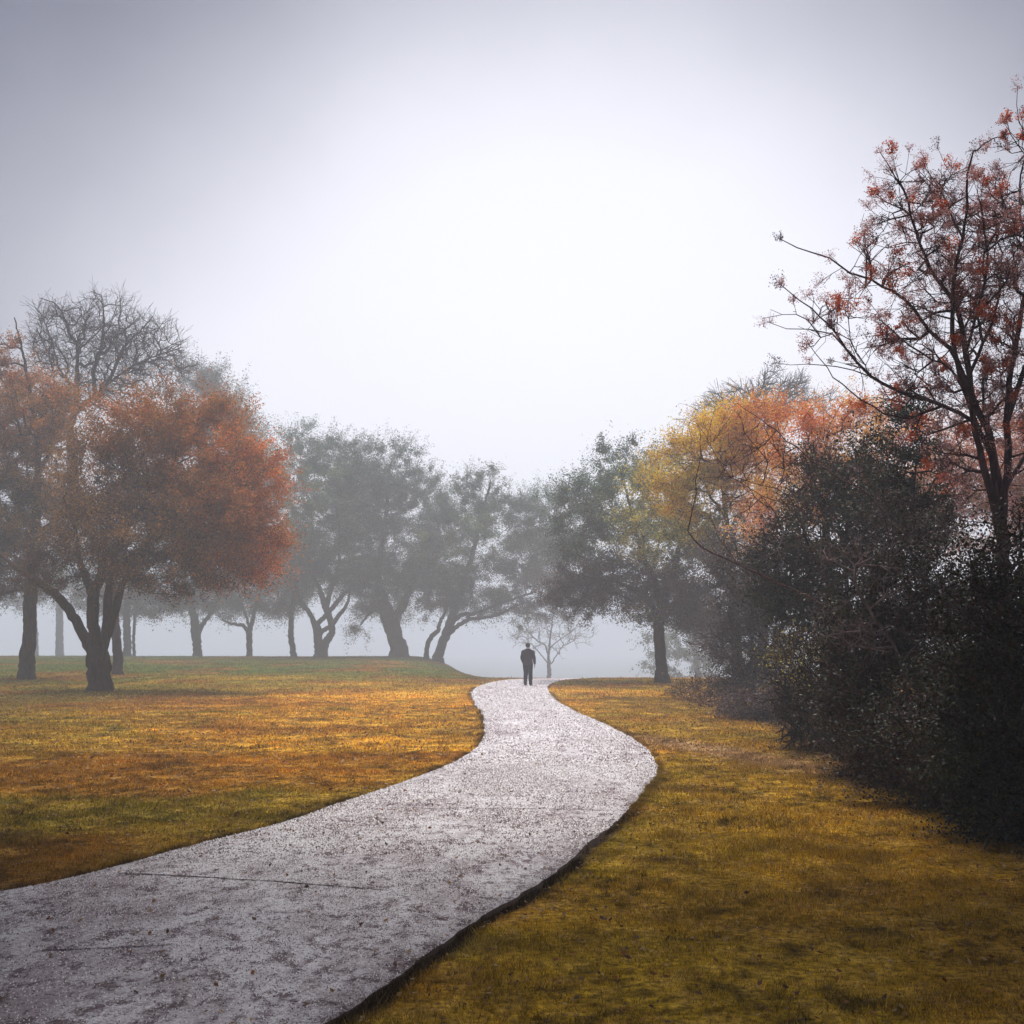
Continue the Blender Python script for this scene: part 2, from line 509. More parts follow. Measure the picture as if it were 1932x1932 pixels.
def joint(p0, p1, w, seed):
    rs = np.random.default_rng(seed)
    n = 60
    t = np.linspace(0, 1, n)
    x = p0[0] + (p1[0] - p0[0]) * t; y = p0[1] + (p1[1] - p0[1]) * t + np.cumsum(rs.normal(0, 0.004, n))
    ww = w * (0.35 + 0.9 * rs.random(n)) * np.minimum(1, 6 * np.minimum(t, 1 - t) + .2)
    def zz(x, y):
        tt = np.clip((x - pl(y)) / (pr(y) - pl(y)), 0, 1)
        return zbase(x, y) + 0.004 + 0.022 * np.sin(np.pi * tt) + 0.004
    a = np.stack([x, y - ww, zz(x, y)], -1); b = np.stack([x, y + ww, zz(x, y)], -1)
    v = np.concatenate([a, b]); i = np.arange(n - 1)
    f = np.stack([i, i + 1, i + 1 + n, i + n], -1)
    np_mesh('joint', v, f, dark, path)
j0 = flat(215, 1650); j1 = flat(735, 1686); joint(j0, j1, 0.012, 1)
j0 = flat(60, 1805); j1 = flat(330, 1792); joint(j0, j1, 0.008, 2)
j0 = flat(760, 1530); j1 = flat(1195, 1531); joint(j0, j1, 0.008, 3)
j0 = flat(925, 1452); j1 = flat(1225, 1450); joint(j0, j1, 0.010, 4)
j0 = flat(925, 1382); j1 = flat(1150, 1378); joint(j0, j1, 0.012, 5)
j0 = flat(905, 1330); j1 = flat(1045, 1328); joint(j0, j1, 0.016, 6)

# ------------------------------------------------------------------ grass blades and fallen leaves
def scatter(xmin, xmax, ymin, ymax, n, keep):
    x = RNG.uniform(xmin, xmax, n); y = RNG.uniform(ymin, ymax, n)
    k = keep(x, y)
    return x[k], y[k]

def in_view(x, y, m=0.06):
    return (np.abs(x) < (0.456 + m) * y + 0.4)

def off_path(x, y, m=0.0):
    return (x > pr(y) + m) | (x < pl(y) - m)

def gz_fine(x, y):
    z = zg(x, y) - soil_mask(x, y) * 0.035
    f = (np.abs(x) < 12) & (y < 36)
    return z + np.where(f, (fbm(x * 1.7, y * 1.7, 3) - 0.5) * 0.05 + (fbm(x * 6, y * 6, 2) - 0.5) * 0.018, 0)

def blades(x, y, h, w, per, spread):
    n = len(x) * per
    bx = np.repeat(x, per) + RNG.normal(0, spread, n); by = np.repeat(y, per) + RNG.normal(0, spread, n)
    ok = off_path(bx, by, 0.0)
    bx, by = bx[ok], by[ok]; n = len(bx)
    bz = gz_fine(bx, by) - 0.006
    ang = RNG.uniform(0, 2 * np.pi, n)
    hh = h * RNG.uniform(0.4, 1.3, n) * (0.2 + 1.6 * fbm(bx * 2.2 + 7, by * 2.2, 4) ** 1.3)
    hh = np.where(RNG.random(n) < 0.02, hh * 1.9, hh)
    lean = RNG.uniform(0.15, 1.1, n) * hh
    la = RNG.uniform(0, 2 * np.pi, n)
    dx, dy = np.cos(ang) * w * 0.5, np.sin(ang) * w * 0.5
    a = np.stack([bx - dx, by - dy, bz], -1); b = np.stack([bx + dx, by + dy, bz], -1)
    c = np.stack([bx + np.cos(la) * lean, by + np.sin(la) * lean, bz + hh], -1)
    v = np.stack([a, b, c], 1).reshape(-1, 3)
    f = np.arange(n * 3).reshape(-1, 3)
    col = turf_colour(bx, by) * RNG.uniform(0.35, 1.8, (n, 1))
    straw = RNG.random(n) < 0.16
    col[straw] = col[straw] * 0.5 + np.array([0.30, 0.20, 0.07]) * 0.6
    c4 = np.ones((n, 3, 4)); c4[:, :, :3] = col[:, None, :]
    return v, f, c4.reshape(-1, 4)

parts = []
def lawn_keep(x, y):
    return in_view(x, y) & off_path(x, y, 0.005) & (RNG.random(len(x)) > soil_mask(x, y) * 0.93)
x, y = scatter(-7, 7, 4.2, 10, 60000, lawn_keep); parts.append(blades(x, y, 0.034, 0.006, 7, 0.03))
x, y = scatter(-9, 7, 10, 18, 50000, lawn_keep); parts.append(blades(x, y, 0.036, 0.011, 6, 0.05))
x, y = scatter(-17, 8, 18, 36, 60000, lawn_keep); parts.append(blades(x, y, 0.045, 0.022, 4, 0.09))
x, y = scatter(-46, 14, 36, 104, 90000, lawn_keep); parts.append(blades(x, y, 0.06, 0.05, 3, 0.15))
def edge_tufts(edge, side, n, y0, y1, h, w):
    y = RNG.uniform(y0, y1, n); y = y[fbm(y * 1.6 + 3 * side, y * 0 + 2, 3) > 0.46]
    x = edge(y) + side * np.abs(RNG.normal(0.0, 0.035, len(y)))
    return blades(x, y, h, w, 8, 0.018)
parts.append(edge_tufts(pr, 1, 11000, 4.3, 16, 0.050, 0.005))
parts.append(edge_tufts(pr, 1.6, 6000, 4.3, 16, 0.045, 0.005))
parts.append(edge_tufts(pl, -1, 5200, 6, 20, 0.05, 0.008))
parts.append(edge_tufts(pr, 1, 4000, 16, 40, 0.06, 0.018))
parts.append(edge_tufts(pl, -1, 4000, 20, 45, 0.06, 0.018))
off = 0; vs, fs, cs = [], [], []
for v, f, c in parts:
    vs.append(v); fs.append(f + off); cs.append(c); off += len(v)
gr = np_mesh('grass', np.concatenate(vs), np.concatenate(fs), GRASSMAT, col=np.concatenate(cs))
tag(gr, 'short dry ochre and olive grass covering the lawn', kind='stuff')

def leaf_cards(P, size, col, up=0.0, aspect=0.55):
    """P (n,3) centres, size (n,), col (n,3) -> folded diamond leaves"""
    n = len(P)
    d = RNG.normal(0, 1, (n, 3)); d /= np.linalg.norm(d, axis=1)[:, None] + 1e-9
    nr = RNG.normal(0, 1, (n, 3)); nr[:, 2] += up * 3
    s = np.cross(d, nr); s /= np.linalg.norm(s, axis=1)[:, None] + 1e-9
    if up > 0:
        nn_ = nr / (np.linalg.norm(nr, axis=1)[:, None] + 1e-9)
        d = np.cross(nn_, s)
    h = size[:, None] * 0.5; w = h * aspect
    a = P - d * h; b = P + s * w + d * h * 0.1; c = P + d * h; e = P - s * w + d * h * 0.1
    v = np.stack([a, b, c, e], 1).reshape(-1, 3)
    f = np.arange(n * 4).reshape(-1, 4)
    c4 = np.ones((n, 4, 4)); c4[:, :, :3] = np.clip(col, 0, 1)[:, None, :]
    return v, f, c4.reshape(-1, 4)

def litter(n, xmin, xmax, ymin, ymax, size, bias):
    x, y = scatter(xmin, xmax, ymin, ymax, n, lambda x, y: in_view(x, y) & bias(x, y))
    on = ~off_path(x, y)
    tt = np.clip((x - pl(y)) / (pr(y) - pl(y)), 0, 1)
    z = np.where(on, zbase(x, y) + 0.014 + 0.022 * np.sin(np.pi * tt), gz_fine(x, y) + 0.022)
    pal = np.array([[0.22, 0.10, 0.03], [0.14, 0.06, 0.03], [0.33, 0.20, 0.06], [0.08, 0.04, 0.025], [0.30, 0.11, 0.03], [0.40, 0.28, 0.14]])
    col = pal[RNG.integers(0, len(pal), len(x))] * RNG.uniform(0.6, 1.2, (len(x), 1))
    return leaf_cards(np.stack([x, y, z], -1), size * RNG.uniform(0.5, 1.2, len(x)), col, up=1.0)
lt = [litter(11000, -7, 7, 4.2, 13, 0.040, lambda x, y: off_path(x, y) | (RNG.random(len(x)) < 0.22)),
      litter(16000, -16, 9, 13, 36, 0.075, lambda x, y: off_path(x, y) | (RNG.random(len(x)) < 0.10)),
      litter(9000, 2.5, 9, 8, 36, 0.055, lambda x, y: x > 3.4),
      litter(14000, -20, -6, 26, 48, 0.085, lambda x, y: RNG.random(len(x)) < np.exp(-((x + 13.5) / 4.5) ** 2 - ((y - 36) / 6.0) ** 2)),
      litter(9000, -8, 6, 4.2, 30, 0.03, lambda x, y: RNG.random(len(x)) < np.exp(-(np.minimum(np.abs(x - pr(y)), np.abs(x - pl(y))) / 0.28) ** 2))]
off = 0; vs, fs, cs = [], [], []
for v, f, c in lt:
    vs.append(v); fs.append(f + off); cs.append(c); off += len(v)
fl = np_mesh('fallen_leaves', np.concatenate(vs), np.concatenate(fs), LEAF, col=np.concatenate(cs))
tag(fl, 'scattered brown and rust fallen leaves on lawn and path', kind='stuff')

def path_grit(n, y0, y1, size):
    y = RNG.uniform(y0, y1, n); t = RNG.uniform(0.0, 1.0, n)
    x = pl(y) * (1 - t) + pr(y) * t
    k = in_view(x, y) & (fbm(x * 1.1 + 9, y * 0.8 + 4, 4) + RNG.uniform(-0.22, 0.22, n) > 0.42)
    x, y, t = x[k], y[k], t[k]; n = len(x)
    z = zbase(x, y) + 0.004 + 0.022 * np.sin(np.pi * t)
    r = size * RNG.uniform(0.4, 1.3, n)
    a0 = RNG.uniform(0, 6.28, n)
    ring = [np.stack([x + np.cos(a0 + q) * r * 0.6, y + np.sin(a0 + q) * r * 0.6, z - r * 0.1], -1) for q in (0, 2.1, 4.2)]
    top = np.stack([x + RNG.normal(0, 0.15, n) * r, y + RNG.normal(0, 0.15, n) * r, z + r * 0.75], -1)
    v = np.stack(ring + [top], 1).reshape(-1, 3)
    b = np.arange(n)[:, None] * 4
    f = np.concatenate([b + np.array([[0, 1, 3]]), b + np.array([[1, 2, 3]]), b + np.array([[2, 0, 3]])])
    pal = np.array([[0.14, 0.10, 0.10], [0.06, 0.04, 0.045], [0.75, 0.72, 0.74], [0.85, 0.83, 0.84], [0.80, 0.77, 0.79], [0.45, 0.40, 0.42]])
    c = np.ones((n, 4, 4)); c[:, :, :3] = (pal[RNG.integers(0, 6, n)])[:, None, :]
    return v, f, c.reshape(-1, 4)
off = 0; vs, fs, cs = [], [], []
for v, f, c in (path_grit(60000, 4.5, 9, 0.008), path_grit(80000, 9, 16, 0.012), path_grit(60000, 16, 34, 0.018), path_grit(30000, 34, 56, 0.026)):
    vs.append(v); fs.append(f + off); cs.append(c); off += len(v)
gt = np_mesh('grit', np.concatenate(vs), np.concatenate(fs), leaf_material('grit_stone', trans=0.0, rough=0.9, spec=0.1), col=np.concatenate(cs))
tag(gt, 'loose dark and pale grit on the worn concrete path', kind='stuff')

# ------------------------------------------------------------------ trees
class Skel:
    def __init__(s):
        s.p = []; s.par = []; s.r = []; s.len = []
    def add(s, p, par, r=0.0):
        s.p.append(np.array(p, float)); s.par.append(par); s.r.append(r)
        s.len.append(0 if par < 0 else s.len[par] + float(np.linalg.norm(s.p[-1] - s.p[par])))
        return len(s.p) - 1

def catmull(pts, step):
    pts = [np.array(p, float) for p in pts]
    out = [pts[0]]
    for i in range(len(pts) - 1):
        p0 = pts[max(i - 1, 0)]; p1 = pts[i]; p2 = pts[i + 1]; p3 = pts[min(i + 2, len(pts) - 1)]
        n = max(1, int(np.linalg.norm((p2 - p1)[:3]) / step))
        for k in range(1, n + 1):
            t = k / n
            out.append(0.5 * ((2 * p1) + (-p0 + p2) * t + (2 * p0 - 5 * p1 + 4 * p2 - p3) * t * t + (-p0 + 3 * p1 - 3 * p2 + p3) * t ** 3))
    return out

def tubes(sk, rmin, rs):
    """merge the skeleton into smooth tapering tubes, one chain after another"""
    n = len(sk.p)
    P = np.array(sk.p); par = np.array(sk.par)
    r = np.array(sk.r)
    kids = [[] for _ in range(n)]
    for i in range(n):
        if par[i] >= 0: kids[par[i]].append(i)
    verts, quads, tris = [], [], []
    base = 0
    stack = [(i, -1) for i in range(n) if par[i] < 0]
    while stack:
        i, pa = stack.pop()
        chain = [pa, i] if pa >= 0 else [i]
        while kids[chain[-1]]:
            ks = sorted(kids[chain[-1]], key=lambda q: -r[q])
            for q in ks[1:]: stack.append((q, chain[-1]))
            chain.append(ks[0])
        c = P[chain]; rr = np.maximum(r[chain], rmin)
        if pa >= 0: rr[0] = min(rr[0], rr[1] * 1.15)
        if len(c) < 2: continue
        m = 3 if rr.max() < 0.012 else (4 if rr.max() < 0.03 else (7 if rr.max() < 0.1 else 14))
        T = np.gradient(c, axis=0); T /= np.linalg.norm(T, axis=1)[:, None] + 1e-9
        u = np.cross(T[0], [0.3, 0.9, 0.1]); u /= np.linalg.norm(u) + 1e-9
        U = []
        for k in range(len(c)):
            u = u - T[k] * np.dot(u, T[k]); u /= np.linalg.norm(u) + 1e-9; U.append(u)
        U = np.array(U); Vv = np.cross(T, U)
        a = np.linspace(0, 2 * np.pi, m, endpoint=False)
        if m == 14:
            ph = rs.random() * 6
            lump = 1 + 0.045 * np.sin(3 * a[None, :] + ph + c[:, 2:3] * 0.5) + 0.03 * np.sin(5 * a[None, :] + c[:, 2:3] * 0.8)
        else:
            lump = np.ones((len(c), m))
        ring = c[:, None, :] + (rr[:, None] * lump)[..., None] * (np.cos(a)[None, :, None] * U[:, None, :] + np.sin(a)[None, :, None] * Vv[:, None, :])
        verts.append(ring.reshape(-1, 3))
        k = np.arange(len(c) - 1)[:, None] * m + base
        j = np.arange(m)[None, :]; j2 = (j + 1) % m
        quads.append(np.stack([k + j, k + j2, k + m + j2, k + m + j], -1).reshape(-1, 4))
        base += ring.shape[0] * m
    return np.concatenate(verts), np.concatenate(quads)

PAL = {
    'grey':   [(0.095, 0.150, 0.115), (0.080, 0.130, 0.100), (0.130, 0.170, 0.105)],
    'green':  [(0.130, 0.185, 0.060), (0.105, 0.160, 0.060), (0.17, 0.205, 0.065)],
    'dusk':   [(0.085, 0.070, 0.066), (0.070, 0.060, 0.062), (0.105, 0.085, 0.070)],
    'yellow': [(0.93, 0.53, 0.01), (0.84, 0.47, 0.015), (0.95, 0.62, 0.03)],
    'ygreen': [(0.42, 0.36, 0.05), (0.32, 0.29, 0.05), (0.52, 0.40, 0.04)],
    'orange': [(0.90, 0.29, 0.03), (0.82, 0.32, 0.05), (0.88, 0.20, 0.04)],
    'peach': [(0.85, 0.40, 0.16), (0.78, 0.34, 0.12), (0.85, 0.47, 0.14)],
    'pink': [(0.72, 0.30, 0.22), (0.62, 0.25, 0.18), (0.75, 0.38, 0.26)],
    'rust':   [(0.52, 0.17, 0.02), (0.58, 0.16, 0.022), (0.44, 0.17, 0.025)],
    'red':    [(0.58, 0.15, 0.03), (0.50, 0.13, 0.03), (0.64, 0.20, 0.04)],
    'brown':  [(0.33, 0.17, 0.04), (0.27, 0.14, 0.04), (0.38, 0.20, 0.04)],
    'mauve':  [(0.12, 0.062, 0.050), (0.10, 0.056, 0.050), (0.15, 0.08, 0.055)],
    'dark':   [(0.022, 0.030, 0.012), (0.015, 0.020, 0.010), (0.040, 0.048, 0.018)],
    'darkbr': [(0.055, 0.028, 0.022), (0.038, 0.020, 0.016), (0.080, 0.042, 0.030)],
    'pale':   [(0.11, 0.085, 0.045), (0.14, 0.11, 0.05), (0.085, 0.065, 0.04)],
    'shrub':  [(0.085, 0.055, 0.058), (0.068, 0.045, 0.050), (0.11, 0.07, 0.062)],
}

LEAFSCALE = 0.74
def tree(name, label, cat, Y, limbs, lobes, n_tips=300, leaf=0.14, cover=4.0, clump=0.45, bark=None,
         rtip=0.012, seed=1, group=None, twigs=0, twig_len=0.6, crown_name='crown', inner=0.45, dy=None, wig=0.12,
         base_z=None, up=0.25, maxleaf=110000, rmin=None, crown=True, droop=0.0, leafmat=None, tones=(0.72, 1.3)):
    leaf *= LEAFSCALE; maxleaf = int(maxleaf * 1.8)
    rs = np.random.default_rng(seed)
    px = Y / F
    sk = Skel()
    tip_dir = []
    # explicit trunk and limbs
    for li, lb in enumerate(limbs):
        dev = 0.0 if li == 0 else rs.uniform(-1.6, 1.6) * (Y / 40.0) ** 0.5
        pts = []
        for k, q in enumerate(lb):
            u, v, w = q[:3]
            dd = q[3] if len(q) > 3 else dev * (k / max(1, len(lb) - 1)) ** 1.2
            P = WP(u, v, Y + dd)
            if li > 0 and len(q) <= 3:
                P = WP(u, v, Y + dd + start_dd) if k == 0 else WP(u, v, Y + dd)
            pts.append(np.array([P[0], P[1], P[2], max(w * 0.5 * px, rtip)]))
            if k == 0 and li == 0:
                start_dd = 0.0
                if base_z is not None: pts[0][2] = base_z
        if li == 0:
            gz = float(zg(pts[0][0], pts[0][1]))
            pts[0][2] = gz - 0.12
            # root flare
            q0 = pts[0].copy(); q1 = pts[0].copy()
            q0[3] *= 1.28; q1[2] += 0.12 + pts[0][3] * 0.9; q1[3] *= 1.02
            pts = [q0, q1] + [p for p in pts[1:] if p[2] > q1[2] + 0.1]
        cp = catmull(pts, max(0.16, 3.5 * px))
        if li == 0:
            prev = -1
        else:
            s0 = cp[0][:3]
            A_ = np.array(sk.p)
            d2 = A_ - s0
            j = int(np.argmin((d2[:, 0] ** 2 + d2[:, 2] ** 2) + 0.15 * d2[:, 1] ** 2))
            shift = A_[j] - s0
            m = len(cp)
            for k in range(m):
                f = (1 - k / (m - 1)) ** 1.5 if m > 1 else 1
                cp[k][:3] += shift * f
            prev = j
            cp = cp[1:]
        for k, c in enumerate(cp):
            c3 = c[:3].copy()
            if k > 1: c3 += rs.normal(0, 0.012 * (Y / 20) ** 0.5, 3)
            prev = sk.add(c3, prev, max(c[3], rtip))
    n_fixed = len(sk.p)
    sk.nfix = n_fixed
    # lobes -> attractor points
    cen, rad, wt, cols = [], [], [], []
    for lo in lobes:
        u, v, ru, rv = lo[:4]
        dd = lo[5] if len(lo) > 5 else rs.uniform(-0.6, 0.6) * ru * px
        cen.append(WP(u, v, Y + dd)); rad.append(np.array([ru * px, 0.85 * math.sqrt(ru * rv) * px if ru > rv else ru * px, rv * px]))
        cols.append(lo[4]); wt.append(ru * rv * (lo[6] if len(lo) > 6 else 1.0))
    wt = np.array(wt, float); area = float((wt).sum()) * math.pi
    pr_w = wt / wt.sum()
    which = rs.choice(len(lobes), n_tips, p=pr_w)
    dirs = rs.normal(0, 1, (n_tips, 3)); dirs /= np.linalg.norm(dirs, axis=1)[:, None]
    lump_ = 0.78 + 0.5 * fbm(dirs[:, 0] * 1.8 + which * 3.7 + seed, dirs[:, 2] * 1.8 + dirs[:, 1] * 1.3 + seed * 2.1, 2)
    dirs = dirs * lump_[:, None]
    rr = (inner ** 3 + rs.random(n_tips) * (1 - inner ** 3)) ** (1 / 3)
    pts = np.array(cen)[which] + dirs * rr[:, None] * np.array(rad)[which]
    gzz = zg(pts[:, 0], pts[:, 1]) + 0.15
    pts[:, 2] = np.maximum(pts[:, 2], gzz)
    # greedy growth: nearest first
    F0 = np.array(sk.p)
    f_from = n_fixed // 3 if len(limbs) == 1 else 0
    dmin = np.array([np.min(np.linalg.norm(F0[f_from:] - p, axis=1)) for p in pts])
    order = np.argsort(dmin)
    cap = n_fixed + n_tips * 8 + 10
    arr = np.zeros((cap, 3)); arr[:n_fixed] = F0
    plen = np.zeros(cap); plen[:n_fixed] = sk.len
    ban = np.zeros(cap)
    # do not sprout from the lowest third of the trunk
    zmin = F0[0, 2]; ztop = np.percentile(pts[:, 2], 8)
    ban[:n_fixed] = np.where(F0[:, 2] < zmin + 0.55 * (ztop - zmin), 4.0, 0.0) if crown or True else 0
    n = n_fixed
    tips = []; tip_lobe = []
    for oi in order:
        p = pts[oi]
        d = np.linalg.norm(arr[:n] - p, axis=1) + 0.22 * plen[:n] + ban[:n] * 1.0
        j = int(np.argmin(d))
        q = arr[j]
        dist = float(np.linalg.norm(p - q))
        m = max(1, min(7, int(dist / max(0.35, 5 * px)) + 1))
        prev = j
        sag = dist * rs.uniform(0.02, 0.16)
        perp = rs.normal(0, 1, 3); perp -= (p - q) * np.dot(perp, p - q) / (dist * dist + 1e-6)
        perp /= np.linalg.norm(perp) + 1e-6
        for k in range(1, m + 1):
            t = k / m
            w = q + (p - q) * t + np.array([0, 0, 1.0]) * (sag - droop * dist) * math.sin(math.pi * t) + perp * wig * dist * math.sin(math.pi * t)
            if k < m: w = w + rs.normal(0, 0.05 * dist / m, 3)
            prev = sk.add(w, prev, 0.0)
            arr[n] = w; plen[n] = sk.len[-1]; n += 1
            if n >= cap - 8: break
        tips.append(prev); tip_lobe.append(which[oi])
        if n >= cap - 8: break
    # twigs
    if twigs:
        base_tips = list(tips)
        cc = np.average(np.array(cen), axis=0, weights=wt)
        for ti in base_tips:
            for _ in range(twigs):
                j = ti
                for _b in range(rs.integers(0, 3)):
                    if sk.par[j] >= n_fixed: j = sk.par[j]
                p = sk.p[j]
                o = p - sk.p[sk.par[j]] if sk.par[j] >= 0 else np.array([0, 0, 1.0])
                o = o / (np.linalg.norm(o) + 1e-6)
                d = o * 0.9 + rs.normal(0, 0.55, 3) + np.array([0, 0, 0.25])
                d /= np.linalg.norm(d)
                l = twig_len * rs.uniform(0.4, 1.2)
                a = sk.add(p + d * l * 0.5 + rs.normal(0, 0.04 * l, 3), j, 0.0)
                b = sk.add(p + d * l + rs.normal(0, 0.12 * l, 3), a, 0.0)
                if rs.random() < 0.5:
                    d2 = d + rs.normal(0, 0.5, 3); d2 /= np.linalg.norm(d2)
                    sk.add(sk.p[a] + d2 * l * 0.5, a, 0.0)
    # pipe-model radii
    nn_ = len(sk.p)
    cnt = np.zeros(nn_); childs = np.zeros(nn_, int)
    for i in range(nn_):
        if sk.par[i] >= 0: childs[sk.par[i]] += 1
    for i in range(nn_ - 1, -1, -1):
        if childs[i] == 0: cnt[i] = 1
        if sk.par[i] >= 0: cnt[sk.par[i]] += cnt[i]
    for i in range(nn_):
        if i >= n_fixed:
            rr_ = rtip * cnt[i] ** 0.47
            pr0 = sk.r[sk.par[i]]
            sk.r[i] = min(rr_, pr0 * 0.92)
    rm = rmin if rmin is not None else max(0.003, 0.16 * px)
    verts, quads = tubes(sk, rm, rs)
    b0 = sk.p[0].copy(); b0[2] = float(zg(b0[0], b0[1]))
    root = empty(name, tuple(b0))
    tag(root, label, cat, group)
    np_mesh('trunk', verts, quads, bark or BARK, root, smooth=True, origin=b0)
    if crown:
        a_leaf = 0.5 * 0.55 * (leaf / px) ** 2 * 0.62
        nl = int(min(maxleaf, area / a_leaf * cover * 0.5))
        T = np.array([sk.p[i] for i in tips]); TL = np.array(tip_lobe)
        par_t = np.array([sk.p[sk.par[i]] for i in tips])
        cw = rs.uniform(0.25, 1.5, len(T)); cw /= cw.sum()
        cl_size = clump * rs.uniform(0.7, 1.3, len(T))
        # every tip carries a fan of leafy sprays pointing out of the crown
        NS = 9
        mid = np.average(np.array(cen), axis=0, weights=wt)
        outd = T - np.array(cen)[TL]; outd /= np.linalg.norm(outd, axis=1)[:, None] + 1e-6
        out2 = T - mid; out2 /= np.linalg.norm(out2, axis=1)[:, None] + 1e-6
        sd0 = rs.normal(0, 1, (len(T), NS, 3)) * np.array([1, 1, 0.7]); sd0 /= np.linalg.norm(sd0, axis=2)[..., None]
        sdir = sd0 * 0.95 + (outd + out2)[:, None, :] * 0.35 + np.array([0, 0, 0.12])
        slen = rs.uniform(0.5, 1.7, (len(T), NS)) * cl_size[:, None]
        s0 = (par_t - T)[:, None, :] * rs.random((len(T), NS, 1)) * 1.0
        pick = rs.choice(len(T), nl, p=cw); sp = rs.integers(0, NS, nl)
        f = rs.random(nl) ** 0.8
        P = T[pick] + s0[pick, sp] + sdir[pick, sp] * (slen[pick, sp] * f)[:, None] + rs.normal(0, 1, (nl, 3)) * (cl_size[pick] * 0.16)[:, None]
        # autumn colour drifts from bough to bough: neighbours trade leaves
        q_ = np.linalg.norm((P[:, None, :] - np.array(cen)[None]) / np.array(rad)[None], axis=2) if nl * len(cen) < 6e6 else None
        if q_ is None:
            q_ = np.empty((nl, len(cen)), dtype=np.float32)
            for k_ in range(len(cen)): q_[:, k_] = np.linalg.norm((P - cen[k_]) / rad[k_], axis=1)
        tipj = rs.uniform(0.8, 1.3, (len(T), len(cen)))
        LB = np.argmin(q_ * tipj[pick] * rs.uniform(0.75, 1.3, q_.shape), axis=1)
        P[:, 2] = np.maximum(P[:, 2], zg(P[:, 0], P[:, 1]) + 0.03)
        tone = tones[0] * (tones[1] / tones[0]) ** rs.random(len(T))
        alt = rs.random(len(T))
        col = np.zeros((nl, 3))
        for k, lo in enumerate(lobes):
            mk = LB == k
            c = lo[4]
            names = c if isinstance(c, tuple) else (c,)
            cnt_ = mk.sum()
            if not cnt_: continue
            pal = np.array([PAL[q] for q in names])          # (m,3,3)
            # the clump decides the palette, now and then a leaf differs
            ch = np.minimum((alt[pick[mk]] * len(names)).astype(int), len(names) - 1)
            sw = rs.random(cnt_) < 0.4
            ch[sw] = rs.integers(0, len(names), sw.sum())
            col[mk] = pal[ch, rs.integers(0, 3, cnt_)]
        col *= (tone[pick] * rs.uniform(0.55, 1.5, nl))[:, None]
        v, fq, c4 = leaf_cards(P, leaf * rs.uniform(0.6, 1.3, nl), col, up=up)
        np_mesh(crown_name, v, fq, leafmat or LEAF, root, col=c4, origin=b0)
    return root, sk, tips

def base_of(u, v, ymax=110):
    return ground_at(u, v, ymax)[1]

# --- left: the big autumn tree with several stems
Y = base_of(187, 1304)
tree('autumn_tree', 'many-stemmed tree with a broad rust and orange crown on the left lawn', 'tree', Y,
     [[(187, 1304, 42), (186, 1270, 44), (184, 1240, 44), (181, 1215, 26), (177, 1180, 21), (175, 1150, 22), (178, 1120, 20), (192, 1080, 16), (196, 1030, 12), (215, 960, 8), (240, 890, 5)],
      [(176, 1250, 22), (163, 1222, 22), (148, 1190, 19), (128, 1155, 18), (104, 1125, 17), (80, 1105, 15), (50, 1085, 12), (18, 1060, 8), (-20, 1030, 5)],
      [(192, 1245, 24), (203, 1210, 17), (207, 1170, 17), (208, 1130, 16), (214, 1080, 13), (235, 1010, 10), (290, 930, 6), (330, 880, 4)],
      [(178, 1128, 14), (164, 1090, 13), (150, 1050, 10), (140, 990, 7), (120, 940, 5)],
      [(205, 1225, 16), (218, 1180, 15), (228, 1140, 15), (238, 1100, 12), (270, 1040, 9), (330, 1000, 6), (400, 960, 4)]],
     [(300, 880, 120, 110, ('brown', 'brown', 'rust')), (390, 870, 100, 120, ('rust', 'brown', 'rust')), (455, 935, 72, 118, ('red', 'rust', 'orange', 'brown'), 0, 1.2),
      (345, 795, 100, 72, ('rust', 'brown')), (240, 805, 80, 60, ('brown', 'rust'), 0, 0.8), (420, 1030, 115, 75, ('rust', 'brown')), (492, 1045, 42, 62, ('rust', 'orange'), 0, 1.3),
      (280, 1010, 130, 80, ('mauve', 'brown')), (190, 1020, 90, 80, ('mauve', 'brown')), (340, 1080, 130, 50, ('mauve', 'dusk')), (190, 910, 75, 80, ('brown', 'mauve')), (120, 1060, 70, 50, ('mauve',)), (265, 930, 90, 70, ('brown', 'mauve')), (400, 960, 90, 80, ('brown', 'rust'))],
     n_tips=980, leaf=0.115, cover=5.6, clump=0.6, seed=3, maxleaf=210000, bark=BARK)

Y = base_of(52, 1283)
tree('red_leaved_tree', 'tall tree at the left edge with thin dark red leaves and bare top twigs', 'tree', Y,
     [[(50, 1283, 30), (51, 1240, 28), (57, 1190, 24), (56, 1140, 25), (60, 1080, 23), (66, 1010, 19), (70, 930, 15), (72, 840, 11), (60, 760, 8), (46, 680, 5), (28, 600, 2)],
      [(62, 1060, 14), (30, 1000, 11), (-20, 930, 8), (-60, 860, 5)],
      [(70, 900, 9), (95, 840, 7), (100, 760, 5), (98, 690, 3), (70, 620, 2)],
      [(64, 1110, 10), (30, 1115, 7), (-20, 1125, 5)]],
     [(40, 800, 90, 90, ('brown', 'rust')), (-20, 850, 70, 110, ('red', 'rust')), (75, 780, 60, 60, ('rust', 'brown')), (20, 960, 110, 90, ('brown', 'mauve')),
      (90, 980, 60, 70, ('mauve', 'brown')), (0, 1040, 70, 60, ('dusk', 'mauve')), (20, 700, 75, 60, ('red', 'brown'), 0, 0.5), (-40, 700, 60, 60, ('brown',), 0, .5), (-60, 1000, 60, 90, 'dusk'), (10, 1070, 80, 60, ('dusk', 'mauve')), (110, 900, 65, 80, ('brown', 'rust')), (120, 800, 50, 60, ('brown', 'rust'), 0, .8), (0, 950, 60, 80, ('dusk','dark'))],
     n_tips=680, leaf=0.12, cover=4.6, clump=0.55, seed=5, twigs=2, twig_len=0.8, maxleaf=130000)
Y = 51
